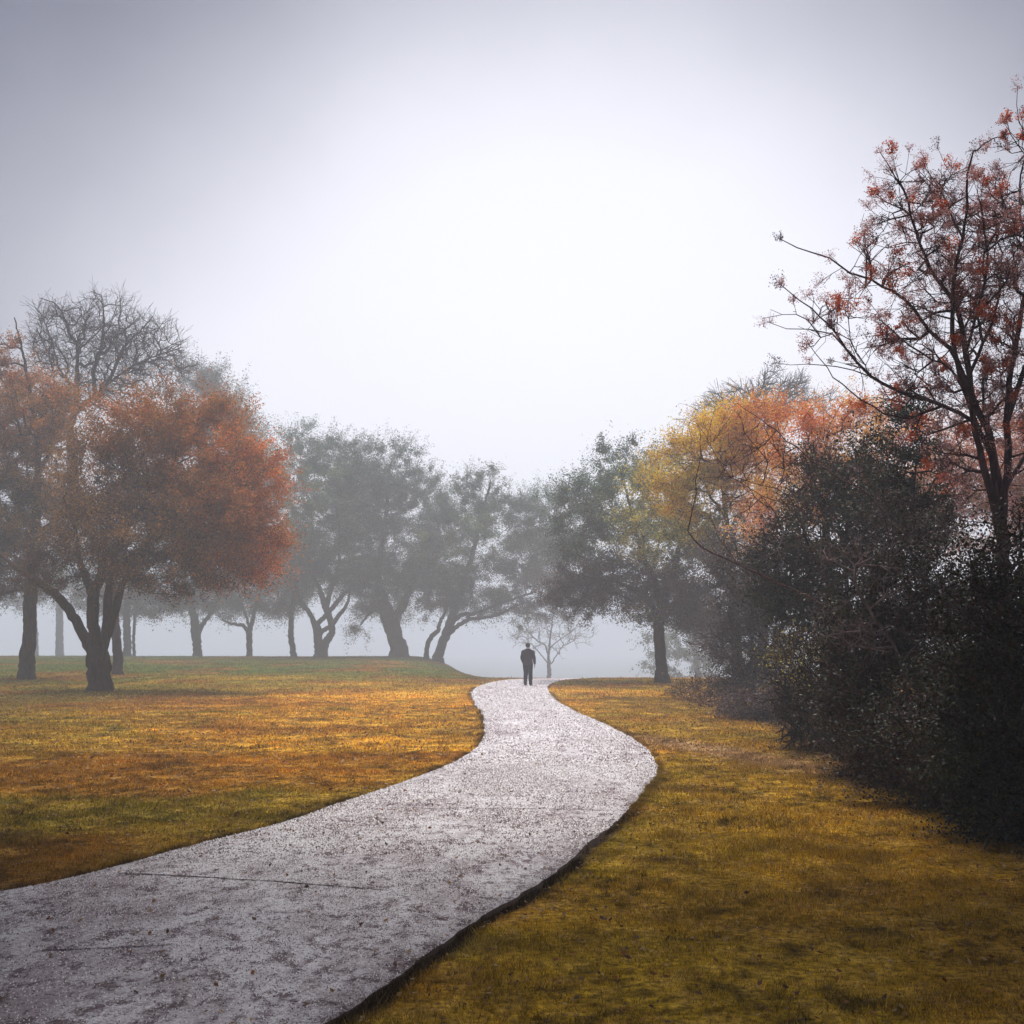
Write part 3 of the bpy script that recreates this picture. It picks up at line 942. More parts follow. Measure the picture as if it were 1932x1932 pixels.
tree('bare_tree', 'leafless tree with a wide fan of purple grey twigs above the rust crown', 'tree', 57,
     [[(223, 1253, 20), (221, 1220, 17), (218, 1180, 16), (208, 1100, 16), (180, 1020, 15), (150, 940, 15), (136, 870, 15), (134, 804, 14), (144, 765, 11), (145, 726, 9), (146, 689, 7), (146, 650, 6), (132, 629, 5), (119, 594, 3.5), (103, 573, 2.4), (76, 563, 1.6)],
      [(140, 785, 11), (160, 762, 10), (179, 748, 9), (177, 701, 7), (189, 664, 6), (196, 608, 4), (191, 557, 1.8)],
      [(175, 750, 8), (192, 735, 8), (210, 709, 7), (233, 656, 5), (264, 625, 3.5), (288, 596, 2)],
      [(200, 722, 5), (247, 691, 4.5), (290, 672, 3), (345, 655, 1.8)],
      [(146, 660, 4), (170, 640, 3), (210, 600, 2), (222, 560, 1.4)],
      [(144, 730, 5), (115, 700, 4), (100, 650, 3), (80, 600, 2)]],
     [(195, 625, 90, 70, 'mauve'), (265, 650, 80, 50, 'mauve'), (110, 630, 60, 66, 'mauve'), (310, 690, 60, 34, 'mauve'), (180, 710, 100, 60, 'mauve', 0, .8), (230, 730, 90, 40, 'mauve', 0, .8), (100, 710, 60, 50, 'mauve', 0, .7)],
     n_tips=820, leaf=0.1, crown=False, bark=BARK_P, twigs=5, twig_len=0.95, rtip=0.0062, seed=8, inner=0.15, rmin=0.0068, wig=0.09)

tree('oak_tree', 'tall foggy oak whose crown rises behind the right shoulder of the rust crown', 'tree', 103,
     [[(372, 1241, 17), (371, 1215, 16), (369, 1190, 18), (366, 1165, 14), (360, 1120, 12), (375, 1020, 10), (400, 900, 7), (400, 800, 5)],
      [(374, 1200, 13), (384, 1180, 9), (396, 1162, 8), (420, 1120, 6), (440, 1060, 4)]],
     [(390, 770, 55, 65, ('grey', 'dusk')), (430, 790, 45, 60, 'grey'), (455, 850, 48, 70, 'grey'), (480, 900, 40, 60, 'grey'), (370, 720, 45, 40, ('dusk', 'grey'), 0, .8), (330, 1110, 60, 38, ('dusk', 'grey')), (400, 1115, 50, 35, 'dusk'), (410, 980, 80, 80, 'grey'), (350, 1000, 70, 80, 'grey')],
     n_tips=567, leaf=0.2, cover=5.8, clump=1.04, seed=12, group='oaks along the crest', bark=BARK)
tree('oak_tree', 'small oak with low Y fork and spreading side limb left of the slim leaning trunk', 'tree', 101,
     [[(470, 1241, 11), (470, 1215, 11), (470, 1192, 11), (476, 1170, 8), (484, 1140, 6), (500, 1090, 4)],
      [(469, 1200, 8), (460, 1182, 7), (440, 1178, 5), (420, 1170, 3)],
      [(470, 1190, 6), (465, 1165, 5), (450, 1130, 4)]],
     [(470, 1110, 80, 42, ('dusk', 'grey')), (420, 1135, 50, 28, 'dusk'), (525, 1130, 45, 34, ('dusk', 'mauve')), (480, 1060, 70, 45, 'dusk')],
     n_tips=351, leaf=0.19, cover=5.8, clump=0.82, seed=13, group='oaks along the crest')
tree('oak_tree', 'slim leaning trunk between the Y-forked oak and the twisted oak', 'tree', 95,
     [[(554, 1249, 12), (553, 1225, 11), (549, 1200, 11), (549, 1175, 10), (551, 1150, 10), (560, 1100, 8), (570, 1050, 6)]],
     [(560, 1105, 40, 40, ('dusk', 'grey')), (585, 1060, 45, 50, ('grey', 'dusk')), (545, 1130, 32, 24, 'dusk')],
     n_tips=202, leaf=0.18, cover=5.8, clump=0.74, seed=14, group='oaks along the crest')
tree('oak_tree', 'dark trunk standing just right of the rust tree stems, under low foliage', 'tree', 100,
     [[(240, 1238, 15), (240, 1200, 14), (239, 1165, 13), (242, 1130, 10), (250, 1080, 7)]],
     [(240, 1130, 60, 36, ('dusk', 'mauve')), (290, 1140, 42, 24, 'dusk'), (190, 1130, 60, 30, 'dusk')],
     n_tips=229, leaf=0.2, cover=5.8, clump=0.82, seed=15, group='oaks along the crest')
tree('young_tree', 'pole-thin young trunk beside the dark trunk right of the rust tree stems', 'tree', 102,
     [[(253, 1236, 6), (252, 1200, 5.5), (254, 1165, 5), (256, 1130, 4)]],
     [(262, 1120, 28, 34, ('dusk', 'mauve'))],
     n_tips=50, leaf=0.2, cover=3.0, clump=0.5, seed=16)
tree('foggy_tree', 'pale ghostly trunk in the fog between the two left stems', 'tree', 150,
     [[(114, 1246, 17), (112, 1205, 14), (112, 1165, 13), (112, 1130, 11), (118, 1080, 8)]],
     [(120, 1115, 90, 32, ('dusk', 'grey')), (60, 1110, 60, 28, 'dusk'), (150, 1080, 80, 40, 'grey')],
     n_tips=170, leaf=0.3, cover=3.0, clump=0.8, seed=17)
tree('foggy_tree', 'thin pale trunk half hidden behind the leftmost dark trunk', 'tree', 142,
     [[(70, 1245, 8), (68, 1200, 7), (66, 1160, 6), (64, 1110, 5)]],
     [(30, 1115, 70, 30, 'dusk'), (-30, 1120, 60, 35, 'dusk')],
     n_tips=110, leaf=0.3, cover=3.0, clump=0.8, seed=18)

# --- middle: live oaks on the crest
tree('oak_tree', 'oak with twisted crossing stems like a knot, right of the slim leaning trunk', 'tree', 93,
     [[(604, 1258, 24), (602, 1235, 20), (600, 1210, 17), (597, 1185, 16), (590, 1170, 10), (583, 1155, 9), (572, 1140, 8), (563, 1120, 6), (560, 1085, 4)],
      [(610, 1240, 17), (620, 1210, 15), (630, 1190, 12), (622, 1160, 12), (614, 1140, 12), (604, 1110, 9), (590, 1085, 7), (580, 1050, 5)],
      [(601, 1200, 11), (612, 1188, 9), (628, 1178, 9), (640, 1160, 8), (655, 1140, 6), (660, 1110, 4)],
      [(596, 1178, 10), (610, 1165, 9), (624, 1150, 9), (650, 1120, 8), (680, 1095, 6)],
      [(615, 1150, 10), (622, 1120, 9), (632, 1095, 7), (640, 1050, 5), (640, 980, 4)]],
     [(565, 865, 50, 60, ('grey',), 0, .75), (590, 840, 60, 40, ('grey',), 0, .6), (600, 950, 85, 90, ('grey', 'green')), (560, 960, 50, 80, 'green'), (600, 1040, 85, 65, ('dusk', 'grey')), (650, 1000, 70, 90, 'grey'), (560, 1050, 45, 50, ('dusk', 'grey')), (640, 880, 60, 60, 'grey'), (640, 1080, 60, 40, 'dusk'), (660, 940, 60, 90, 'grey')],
     n_tips=648, leaf=0.17, cover=5.8, clump=0.82, seed=21, group='oaks along the crest')
tree('oak_tree', 'thick-trunked leaning oak in the middle of the crest row', 'tree', 95,
     [[(752, 1250, 33), (750, 1232, 31), (745, 1205, 29), (738, 1180, 31), (730, 1155, 27), (722, 1130, 20), (712, 1090, 15), (720, 1030, 10), (730, 950, 7), (735, 880, 4)],
      [(742, 1175, 18), (760, 1150, 15), (772, 1120, 12), (790, 1080, 8), (810, 1020, 5)],
      [(735, 1165, 12), (712, 1150, 9), (695, 1160, 6), (680, 1180, 3)]],
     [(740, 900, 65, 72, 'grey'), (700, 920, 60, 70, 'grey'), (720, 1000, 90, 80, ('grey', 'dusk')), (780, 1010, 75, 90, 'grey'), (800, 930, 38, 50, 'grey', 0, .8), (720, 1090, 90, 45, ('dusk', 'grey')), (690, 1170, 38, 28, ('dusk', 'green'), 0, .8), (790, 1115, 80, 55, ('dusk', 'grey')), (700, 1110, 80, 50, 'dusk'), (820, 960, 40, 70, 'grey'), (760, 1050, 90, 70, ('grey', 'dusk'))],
     n_tips=702, leaf=0.17, cover=5.8, clump=0.82, seed=22, group='oaks along the crest')
tree('oak_tree', 'oak with two curved stems and a long low limb reaching right towards the walker', 'tree', 91,
     [[(826, 1252, 20), (829, 1230, 18), (838, 1205, 17), (848, 1180, 18), (856, 1155, 15), (870, 1110, 12), (890, 1050, 9), (910, 970, 6), (925, 910, 4)],
      [(843, 1200, 12), (856, 1190, 9), (870, 1178, 8), (890, 1169, 7), (912, 1166, 6), (945, 1158, 5), (975, 1140, 4)],
      [(848, 1180, 10), (870, 1160, 8), (900, 1156, 6), (940, 1140, 5), (1000, 1120, 4)]],
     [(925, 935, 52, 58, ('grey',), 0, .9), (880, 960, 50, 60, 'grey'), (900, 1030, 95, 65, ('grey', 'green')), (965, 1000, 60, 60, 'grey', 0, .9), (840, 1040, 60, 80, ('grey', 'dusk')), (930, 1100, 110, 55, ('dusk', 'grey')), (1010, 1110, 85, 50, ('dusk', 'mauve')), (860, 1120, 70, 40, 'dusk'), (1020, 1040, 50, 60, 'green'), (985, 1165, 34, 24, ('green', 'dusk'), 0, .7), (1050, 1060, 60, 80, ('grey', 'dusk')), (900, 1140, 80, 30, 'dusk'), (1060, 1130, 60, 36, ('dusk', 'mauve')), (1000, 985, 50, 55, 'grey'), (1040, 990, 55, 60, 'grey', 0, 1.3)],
     n_tips=837, leaf=0.165, cover=5.8, clump=0.78, seed=23, group='oaks along the crest', maxleaf=120000)
tree('slender_tree', 'slender bowed stem curving beside the oak with the long low limb', 'tree', 92,
     [[(804, 1251, 11), (805, 1230, 9), (808, 1212, 9), (818, 1197, 9), (826, 1190, 8), (829, 1175, 7), (838, 1160, 6), (842, 1130, 4)]],
     [(842, 1120, 40, 32, ('dusk', 'grey'))],
     n_tips=60, leaf=0.165, cover=3.0, clump=0.5, seed=24)
tree('foggy_tree', 'faint grey crown behind the oaks just left of the gap over the path', 'tree', 105,
     [[(1010, 1300, 16), (1010, 1240, 15), (1012, 1150, 12), (1015, 1000, 7)]],
     [(1010, 990, 38, 45, 'grey'), (960, 1000, 45, 50, 'grey'), (1040, 1010, 45, 50, 'grey')],
     n_tips=130, leaf=0.26, cover=2.8, clump=0.8, seed=25) if False else None
tree('bare_tree', 'small leafless pale tree spreading in the fog behind the walker', 'tree', 124,
     [[(1036, 1282, 8.7), (1036, 1262, 7.4), (1035, 1240, 5.0), (1037, 1215, 3.7), (1040, 1185, 2.5), (1045, 1150, 1.2)],
      [(1033, 1255, 3.1), (1022, 1240, 2.2), (1008, 1222, 2.0), (1000, 1215, 1.5), (985, 1212, 0.9)],
      [(1034, 1240, 3.1), (1028, 1218, 2.8), (1012, 1208, 2.5), (995, 1190, 1.9), (985, 1170, 1.1)],
      [(1040, 1256, 2.5), (1054, 1235, 2.1), (1062, 1220, 1.9), (1080, 1210, 1.4), (1100, 1195, 0.9)],
      [(1040, 1225, 2.5), (1056, 1210, 1.9), (1075, 1195, 1.5), (1090, 1180, 0.9)]],
     [(1035, 1190, 55, 42, 'mauve'), (1085, 1192, 48, 30, 'mauve'), (995, 1200, 48, 24, 'mauve')],
     n_tips=170, leaf=0.1, crown=False, bark=BARK_G, twigs=3, twig_len=0.9, rtip=0.009, seed=26, inner=0.2, rmin=0.010, wig=0.08)

# --- right of the path
tree('oak_tree', 'oak with a single straight reddish trunk standing alone right of the path', 'tree', base_of(1248, 1288),
     [[(1249, 1288, 28), (1248, 1260, 22), (1246, 1230, 21), (1243, 1195, 21), (1245, 1165, 20), (1255, 1130, 15), (1270, 1080, 11), (1290, 1000, 7)],
      [(1245, 1165, 14), (1220, 1130, 10), (1190, 1110, 8), (1150, 1095, 6), (1100, 1085, 4)],
      [(1248, 1150, 12), (1235, 1100, 10), (1210, 1040, 7), (1190, 960, 5), (1170, 890, 3)],
      [(1250, 1155, 10), (1290, 1130, 8), (1340, 1110, 6), (1380, 1090, 4)]],
     [(1150, 880, 60, 50, ('grey',), 6), (1105, 930, 55, 50, ('grey',), 4), (1185, 950, 85, 75, ('grey', 'green'), 3), (1120, 1010, 80, 60, ('grey', 'dusk')), (1100, 1095, 75, 50, ('dusk', 'mauve')), (1160, 1080, 70, 45, ('mauve', 'dusk')),
      (1215, 1005, 62, 48, ('ygreen', 'ygreen', 'green'), -3, 1.1), (1250, 925, 55, 55, ('ygreen', 'yellow', 'green'), -2, 1.0), (1250, 1120, 90, 50, ('dusk', 'mauve')), (1330, 1090, 85, 90, ('mauve', 'dusk')), (1215, 1150, 45, 24, ('ygreen', 'dusk'), 0, .7), (1290, 1160, 60, 30, 'dusk', 0, .7), (1220, 865, 60, 50, ('grey',), 6, .8), (1090, 990, 60, 70, 'grey', 4), (1180, 1100, 100, 50, ('dusk', 'mauve')), (1090, 1120, 60, 40, ('dusk',)), (1280, 1020, 80, 70, ('green', 'ygreen')), (1350, 1150, 70, 60, ('dusk', 'mauve'))],
     n_tips=900, leaf=0.13, cover=4.6, clump=0.55, seed=31, maxleaf=190000)
tree('foggy_tree', 'faint blue-grey tree in the fog right of the straight reddish trunk', 'tree', 112,
     [[(1318, 1318, 14), (1316, 1270, 12), (1312, 1220, 9), (1310, 1180, 6)]],
     [(1310, 1200, 70, 48, 'grey'), (1350, 1230, 60, 50, 'grey'), (1240, 1225, 36, 40, 'grey'), (1290, 1255, 60, 32, 'grey')],
     n_tips=200, leaf=0.28, cover=3.4, clump=0.7, seed=32)
tree('yellow_tree', 'bright golden yellow tree behind the bushes right of the path', 'tree', 38,
     [[(1392, 1315, 22), (1390, 1240, 20), (1386, 1160, 18), (1380, 1080, 14), (1370, 980, 10), (1360, 880, 6)]],
     [(1290, 880, 58, 55, ('yellow', 'yellow', 'ygreen'), 0, 1.3), (1360, 835, 75, 66, 'yellow', 0, 1.6), (1330, 930, 80, 60, ('yellow', 'ygreen')), (1280, 940, 40, 50, ('yellow', 'ygreen')), (1410, 900, 75, 80, ('yellow', 'peach')), (1420, 800, 45, 45, ('orange', 'yellow'), -1), (1450, 785, 42, 38, ('orange', 'red'), -1.5), (1370, 990, 70, 45, ('ygreen', 'green')), (1280, 985, 40, 36, ('ygreen', 'green'))],
     n_tips=560, leaf=0.1, cover=4.4, clump=0.42, seed=33, maxleaf=110000)
tree('orange_tree', 'orange and salmon pink tree behind the dark evergreen bushes', 'tree', 31,
     [[(1560, 1345, 26), (1562, 1250, 22), (1565, 1150, 19), (1560, 1020, 14), (1555, 900, 9), (1560, 820, 5)]],
     [(1500, 830, 60, 55, ('orange', 'peach')), (1570, 790, 62, 48, ('orange', 'peach')), (1620, 840, 75, 70, ('peach', 'yellow')), (1520, 920, 80, 80, ('peach', 'pink', 'yellow')), (1430, 985, 48, 50, ('pink', 'peach')), (1600, 930, 90, 80, ('peach', 'pink')), (1700, 870, 80, 90, ('peach', 'pink')), (1800, 900, 90, 90, ('pink', 'brown'), 0, .8), (1880, 850, 80, 90, ('pink', 'rust'), 0, .8), (1960, 900, 90, 120, ('pink', 'brown')), (1840, 980, 120, 90, ('brown', 'pink')), (1700, 960, 90, 60, ('pink', 'brown'))],
     n_tips=680, leaf=0.085, cover=3.6, clump=0.42, seed=34, maxleaf=200000)
tree('bare_tree', 'wispy grey leafless treetop showing above the yellow and orange crowns', 'tree', 62,
     [[(1440, 1290, 20), (1440, 1150, 18), (1435, 1000, 14), (1430, 880, 10), (1425, 790, 6), (1420, 730, 3)]],
     [(1400, 770, 70, 48, 'grey'), (1470, 750, 60, 50, 'grey'), (1530, 760, 60, 40, 'grey'), (1340, 800, 50, 40, 'grey')],
     n_tips=360, leaf=0.1, crown=True, cover=0.25, clump=0.5, bark=BARK_G, twigs=4, twig_len=0.9, rtip=0.010, seed=35, inner=0.2, rmin=0.009)

# --- right-hand thicket, back to front
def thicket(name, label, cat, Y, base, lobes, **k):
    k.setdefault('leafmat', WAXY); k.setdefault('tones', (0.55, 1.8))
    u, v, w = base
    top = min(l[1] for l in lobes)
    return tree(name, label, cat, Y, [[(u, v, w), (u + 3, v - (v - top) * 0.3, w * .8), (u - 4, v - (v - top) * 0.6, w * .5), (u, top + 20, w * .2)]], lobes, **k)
thicket('tall_shrub', 'dusky violet shrub at the far end of the right-hand thicket', 'shrub', 33, (1420, 1340, 10),
     [(1400, 1120, 60, 90, ('shrub', 'dusk')), (1385, 1220, 55, 70, 'shrub'), (1430, 1290, 70, 55, 'shrub'), (1440, 1180, 60, 90, ('shrub', 'dusk')), (1380, 1050, 50, 50, ('dusk', 'mauve')), (1350, 1215, 26, 22, 'shrub', 0, .5)],
     n_tips=420, leaf=0.09, cover=4.2, clump=0.38, seed=41, twigs=1, twig_len=0.5)
thicket('low_shrub', 'low brown shrub hugging the ground below the violet shrub', 'shrub', 25.5, (1440, 1370, 5),
     [(1420, 1340, 60, 36, 'shrub'), (1475, 1345, 50, 42, ('shrub', 'darkbr')), (1350, 1322, 60, 20, ('shrub', 'brown'), 2, .8)],
     n_tips=170, leaf=0.07, cover=4.5, clump=0.28, seed=42)
thicket('low_shrub', 'thin straggling brown undergrowth spreading left from the violet shrub', 'shrub', 34, (1345, 1318, 4),
     [(1340, 1306, 55, 20, ('shrub', 'brown')), (1290, 1304, 45, 13, ('brown', 'shrub'), 2, .7), (1390, 1315, 50, 30, 'shrub')],
     n_tips=170, leaf=0.08, cover=3.0, clump=0.26, seed=52, twigs=2, twig_len=0.35)
thicket('evergreen_tree', 'dark leafy evergreen with a ragged left side hanging over the shrubs', 'tree', 21, (1600, 1420, 16),
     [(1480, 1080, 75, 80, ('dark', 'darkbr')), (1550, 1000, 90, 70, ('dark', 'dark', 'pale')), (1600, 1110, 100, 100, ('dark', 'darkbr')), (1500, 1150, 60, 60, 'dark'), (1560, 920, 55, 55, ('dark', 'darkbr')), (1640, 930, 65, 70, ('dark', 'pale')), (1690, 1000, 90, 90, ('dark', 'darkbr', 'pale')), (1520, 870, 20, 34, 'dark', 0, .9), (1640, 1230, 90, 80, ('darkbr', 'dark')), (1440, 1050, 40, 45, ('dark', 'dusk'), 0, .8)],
     n_tips=860, leaf=0.075, cover=5.0, clump=0.32, seed=43, maxleaf=170000, twigs=1, twig_len=0.35)
thicket('narrow_evergreen', 'narrow dark evergreen spire rising out of the thicket before the pink crown', 'tree', 17.5, (1730, 1450, 10),
     [(1715, 770, 38, 38, 'dark', 0, 1.3), (1705, 830, 45, 50, ('dark', 'darkbr')), (1660, 880, 50, 50, ('dark', 'darkbr'), 0, .8), (1740, 900, 60, 60, 'dark'), (1720, 980, 90, 60, 'darkbr'), (1625, 840, 26, 40, 'dark', 0, .9)],
     n_tips=320, leaf=0.07, cover=3.6, clump=0.26, seed=44)
thicket('pale_bush', 'small bush with yellowish pale leaves at the foot of the evergreen', 'bush', 18.5, (1530, 1400, 5),
     [(1510, 1240, 52, 42, ('pale', 'ygreen', 'darkbr')), (1560, 1290, 55, 55, ('pale', 'darkbr')), (1500, 1310, 42, 40, ('darkbr', 'pale')), (1540, 1370, 60, 42, ('darkbr', 'shrub'))],
     n_tips=260, leaf=0.06, cover=2.6, clump=0.26, seed=45, twigs=2, twig_len=0.4)
thicket('evergreen_bush', 'broad dark bush in the middle of the right-hand thicket', 'bush', 14.5, (1680, 1520, 10),
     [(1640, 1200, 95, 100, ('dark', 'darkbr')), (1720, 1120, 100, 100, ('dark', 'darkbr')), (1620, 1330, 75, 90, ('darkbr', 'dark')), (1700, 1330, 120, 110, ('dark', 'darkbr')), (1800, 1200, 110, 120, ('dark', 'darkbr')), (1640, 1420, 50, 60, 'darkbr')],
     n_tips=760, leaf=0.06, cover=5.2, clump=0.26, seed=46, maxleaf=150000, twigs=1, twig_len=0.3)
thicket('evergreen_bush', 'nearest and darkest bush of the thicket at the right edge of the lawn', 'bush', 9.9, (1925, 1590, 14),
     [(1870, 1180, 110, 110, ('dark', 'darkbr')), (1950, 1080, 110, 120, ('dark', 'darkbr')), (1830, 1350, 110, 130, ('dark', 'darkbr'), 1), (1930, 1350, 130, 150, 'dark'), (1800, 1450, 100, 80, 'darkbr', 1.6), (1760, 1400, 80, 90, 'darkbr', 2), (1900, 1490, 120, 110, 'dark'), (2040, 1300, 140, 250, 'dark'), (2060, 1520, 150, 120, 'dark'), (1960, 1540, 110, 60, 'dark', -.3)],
     n_tips=980, leaf=0.05, cover=5.4, clump=0.23, seed=47, maxleaf=200000, twigs=1, twig_len=0.25)
thicket('evergreen_bush', 'low dark bush filling the foot of the thicket before the nearest bush', 'bush', 12.2, (1750, 1500, 8),
     [(1700, 1420, 90, 70, ('darkbr', 'dark')), (1780, 1450, 90, 70, 'darkbr'), (1660, 1440, 60, 40, 'darkbr'), (1760, 1330, 100, 90, ('dark', 'darkbr'))],
     n_tips=320, leaf=0.055, cover=4.4, clump=0.22, seed=50, maxleaf=90000)
tree('dead_branchy_bush', 'dead pinkish grey bare bush caught in front of the dark evergreen', 'bush', 13.6,
     [[(1700, 1530, 9), (1720, 1400, 8), (1700, 1250, 7), (1640, 1150, 6), (1608, 1095, 5), (1612, 1070, 5), (1640, 1055, 4)],
      [(1612, 1075, 4), (1580, 1040, 3), (1520, 1010, 2.5), (1450, 990, 1.6)],
      [(1612, 1070, 5), (1660, 1070, 4.5), (1720, 1085, 4), (1790, 1110, 3), (1850, 1135, 2)],
      [(1625, 1120, 4), (1590, 1150, 3), (1560, 1180, 2), (1500, 1260, 1.5)],
      [(1690, 1240, 4), (1740, 1200, 3), (1800, 1180, 2)]],
     [(1600, 1050, 130, 50, 'mauve'), (1740, 1120, 110, 60, 'mauve'), (1620, 1200, 100, 60, 'mauve')],
     n_tips=130, crown=False, bark=bark_material('bark_dead', (0.16, 0.11, 0.11), (0.34, 0.25, 0.25)), twigs=2, twig_len=0.28, rtip=0.0035, seed=48, inner=0.1, rmin=0.0028)

# a young bare tree leaning out of the thicket over the yellow crown
tree('bare_sapling', 'thin bare arching sapling leaning left out of the thicket across the yellow crown', 'sapling', 16.5,
     [[(1730, 1460, 5.6), (1700, 1340, 5.3), (1640, 1240, 5.0), (1560, 1150, 4.3), (1470, 1100, 3.7), (1394, 1065, 3.4), (1345, 1045, 3.1), (1310, 1020, 2.8), (1298, 1000, 2.5), (1306, 965, 2.2), (1314, 930, 2.0), (1318, 880, 1.6), (1322, 820, 1.2)],
      [(1600, 1190, 4.3), (1540, 1060, 3.1), (1490, 940, 2.5), (1438, 917, 2.1), (1380, 900, 1.6), (1320, 901, 1.1)],
      [(1680, 1300, 5.0), (1690, 1100, 4.3), (1660, 960, 3.7), (1580, 900, 2.8), (1502, 845, 2.4), (1434, 790, 1.9), (1390, 760, 1.1)],
      [(1500, 960, 2.5), (1440, 940, 1.9), (1382, 901, 1.5), (1345, 850, 1.2), (1318, 800, 0.9)],
      [(1394, 1065, 2.2), (1355, 1010, 1.6), (1340, 960, 1.2), (1350, 900, 0.9)],
      [(1640, 940, 2.5), (1560, 880, 1.9), (1480, 870, 1.6), (1440, 800, 1.2)]],
     [(1450, 900, 110, 90, 'mauve'), (1400, 850, 80, 60, 'mauve'), (1560, 860, 90, 60, 'mauve'), (1500, 980, 80, 50, 'mauve')],
     n_tips=150, crown=False, bark=bark_material('bark_russet', (0.06, 0.03, 0.028), (0.16, 0.08, 0.07)), twigs=2, twig_len=0.35, rtip=0.003, seed=49, inner=0.1, rmin=0.003)

# --- the tall seed-cluster tree close on the right
root, sk, tips = tree('seed_pod_tree', 'tall bare-limbed tree at the right edge hung with pink and rust seed clusters', 'tree', 14.2,
     [[(1905, 1490, 32.5), (1902, 1350, 28.7), (1900, 1200, 26.2), (1896, 1080, 25.0), (1888, 980, 23.7), (1880, 900, 18.7), (1873, 843, 15.0), (1850, 780, 12.5), (1834, 737, 11.8), (1822, 670, 11.2), (1815, 616, 10.0), (1795, 561, 8.1), (1756, 511, 6.2), (1728, 432, 5.0), (1705, 362, 4.1), (1689, 331, 3.1), (1662, 288, 1.8)],
      [(1888, 970, 18.7), (1862, 880, 14.0), (1838, 784, 10.9), (1803, 659, 9.4), (1799, 550, 7.8), (1811, 471, 6.2), (1826, 393, 5.1), (1826, 334, 4.3), (1838, 287, 3.1)],
      [(1834, 737, 9.4), (1795, 655, 8.6), (1752, 624, 7.0), (1728, 581, 6.2), (1685, 550, 5.5), (1642, 526, 4.7), (1603, 511, 3.9), (1564, 487, 3.1), (1505, 467, 2.3), (1470, 452, 1.6)],
      [(1870, 860, 10.1), (1834, 790, 8.6), (1775, 758, 7.8), (1689, 729, 6.6), (1642, 706, 5.9), (1595, 655, 4.7), (1580, 632, 4.1), (1548, 596, 3.1), (1509, 565, 2.3), (1474, 538, 1.6)],
      [(1595, 655, 3.9), (1570, 628, 3.3), (1525, 620, 2.7), (1486, 620, 2.0), (1451, 606, 1.4)],
      [(1650, 710, 3.9), (1626, 698, 3.1), (1572, 684, 2.5), (1521, 686, 1.9), (1470, 686, 1.2)],
      [(1760, 790, 5.5), (1680, 800, 3.9), (1603, 745, 3.1), (1560, 698, 2.3), (1530, 650, 1.6)],
      [(1892, 1000, 17.2), (1902, 863, 13.3), (1904, 745, 11.7), (1928, 589, 8.6), (1945, 480, 6.2), (1925, 420, 4.7), (1926, 330, 3.1), (1945, 268, 2.3), (1922, 230, 2.0), (1920, 166, 1.2)],
      [(1904, 800, 10.9), (1950, 660, 8.6), (1990, 520, 6.2), (2010, 420, 4.7), (2000, 300, 3.1)],
      [(1811, 471, 4.7), (1787, 408, 3.9), (1775, 362, 3.1), (1744, 315, 2.0)],
      [(1826, 345, 3.1), (1861, 287, 2.7), (1893, 256, 1.7)],
      [(1842, 720, 7.0), (1880, 610, 5.5), (1893, 500, 3.9), (1880, 420, 3.1), (1893, 330, 2.3)],
      [(1822, 660, 6.2), (1850, 560, 4.7), (1862, 470, 3.9), (1850, 380, 2.7)],
      [(1945, 300, 2.3), (1915, 262, 1.9), (1897, 230, 1.4)],
      [(1860, 830, 7.0), (1800, 700, 4.7), (1760, 680, 3.9), (1700, 640, 3.1), (1660, 600, 2.3)],
      [(1888, 930, 9.4), (1930, 860, 7.0), (1985, 780, 5.5), (2040, 700, 3.9)]],
     [(1790, 480, 110, 160, 'pink'), (1720, 400, 70, 80, 'pink'), (1650, 500, 70, 80, 'pink', 0, .8), (1860, 480, 90, 170, 'pink'), (1560, 610, 65, 60, 'pink', 0, .8), (1650, 660, 90, 60, 'pink', 0, .8), (1750, 650, 90, 90, 'pink'), (1860, 680, 90, 120, 'pink'), (1940, 420, 70, 200, 'pink', 0, .9), (1850, 850, 90, 80, 'pink', 0, .7), (1920, 720, 70, 160, 'pink'), (1740, 760, 90, 60, 'pink', 0, .8), (1960, 980, 70, 120, 'pink', 0, .7)],
     n_tips=760, crown=False, bark=bark_material('bark_plum', (0.05, 0.026, 0.034), (0.17, 0.095, 0.115)), twigs=2, twig_len=0.34, rtip=0.0038, seed=51, inner=0.3, rmin=0.0034, wig=0.10)

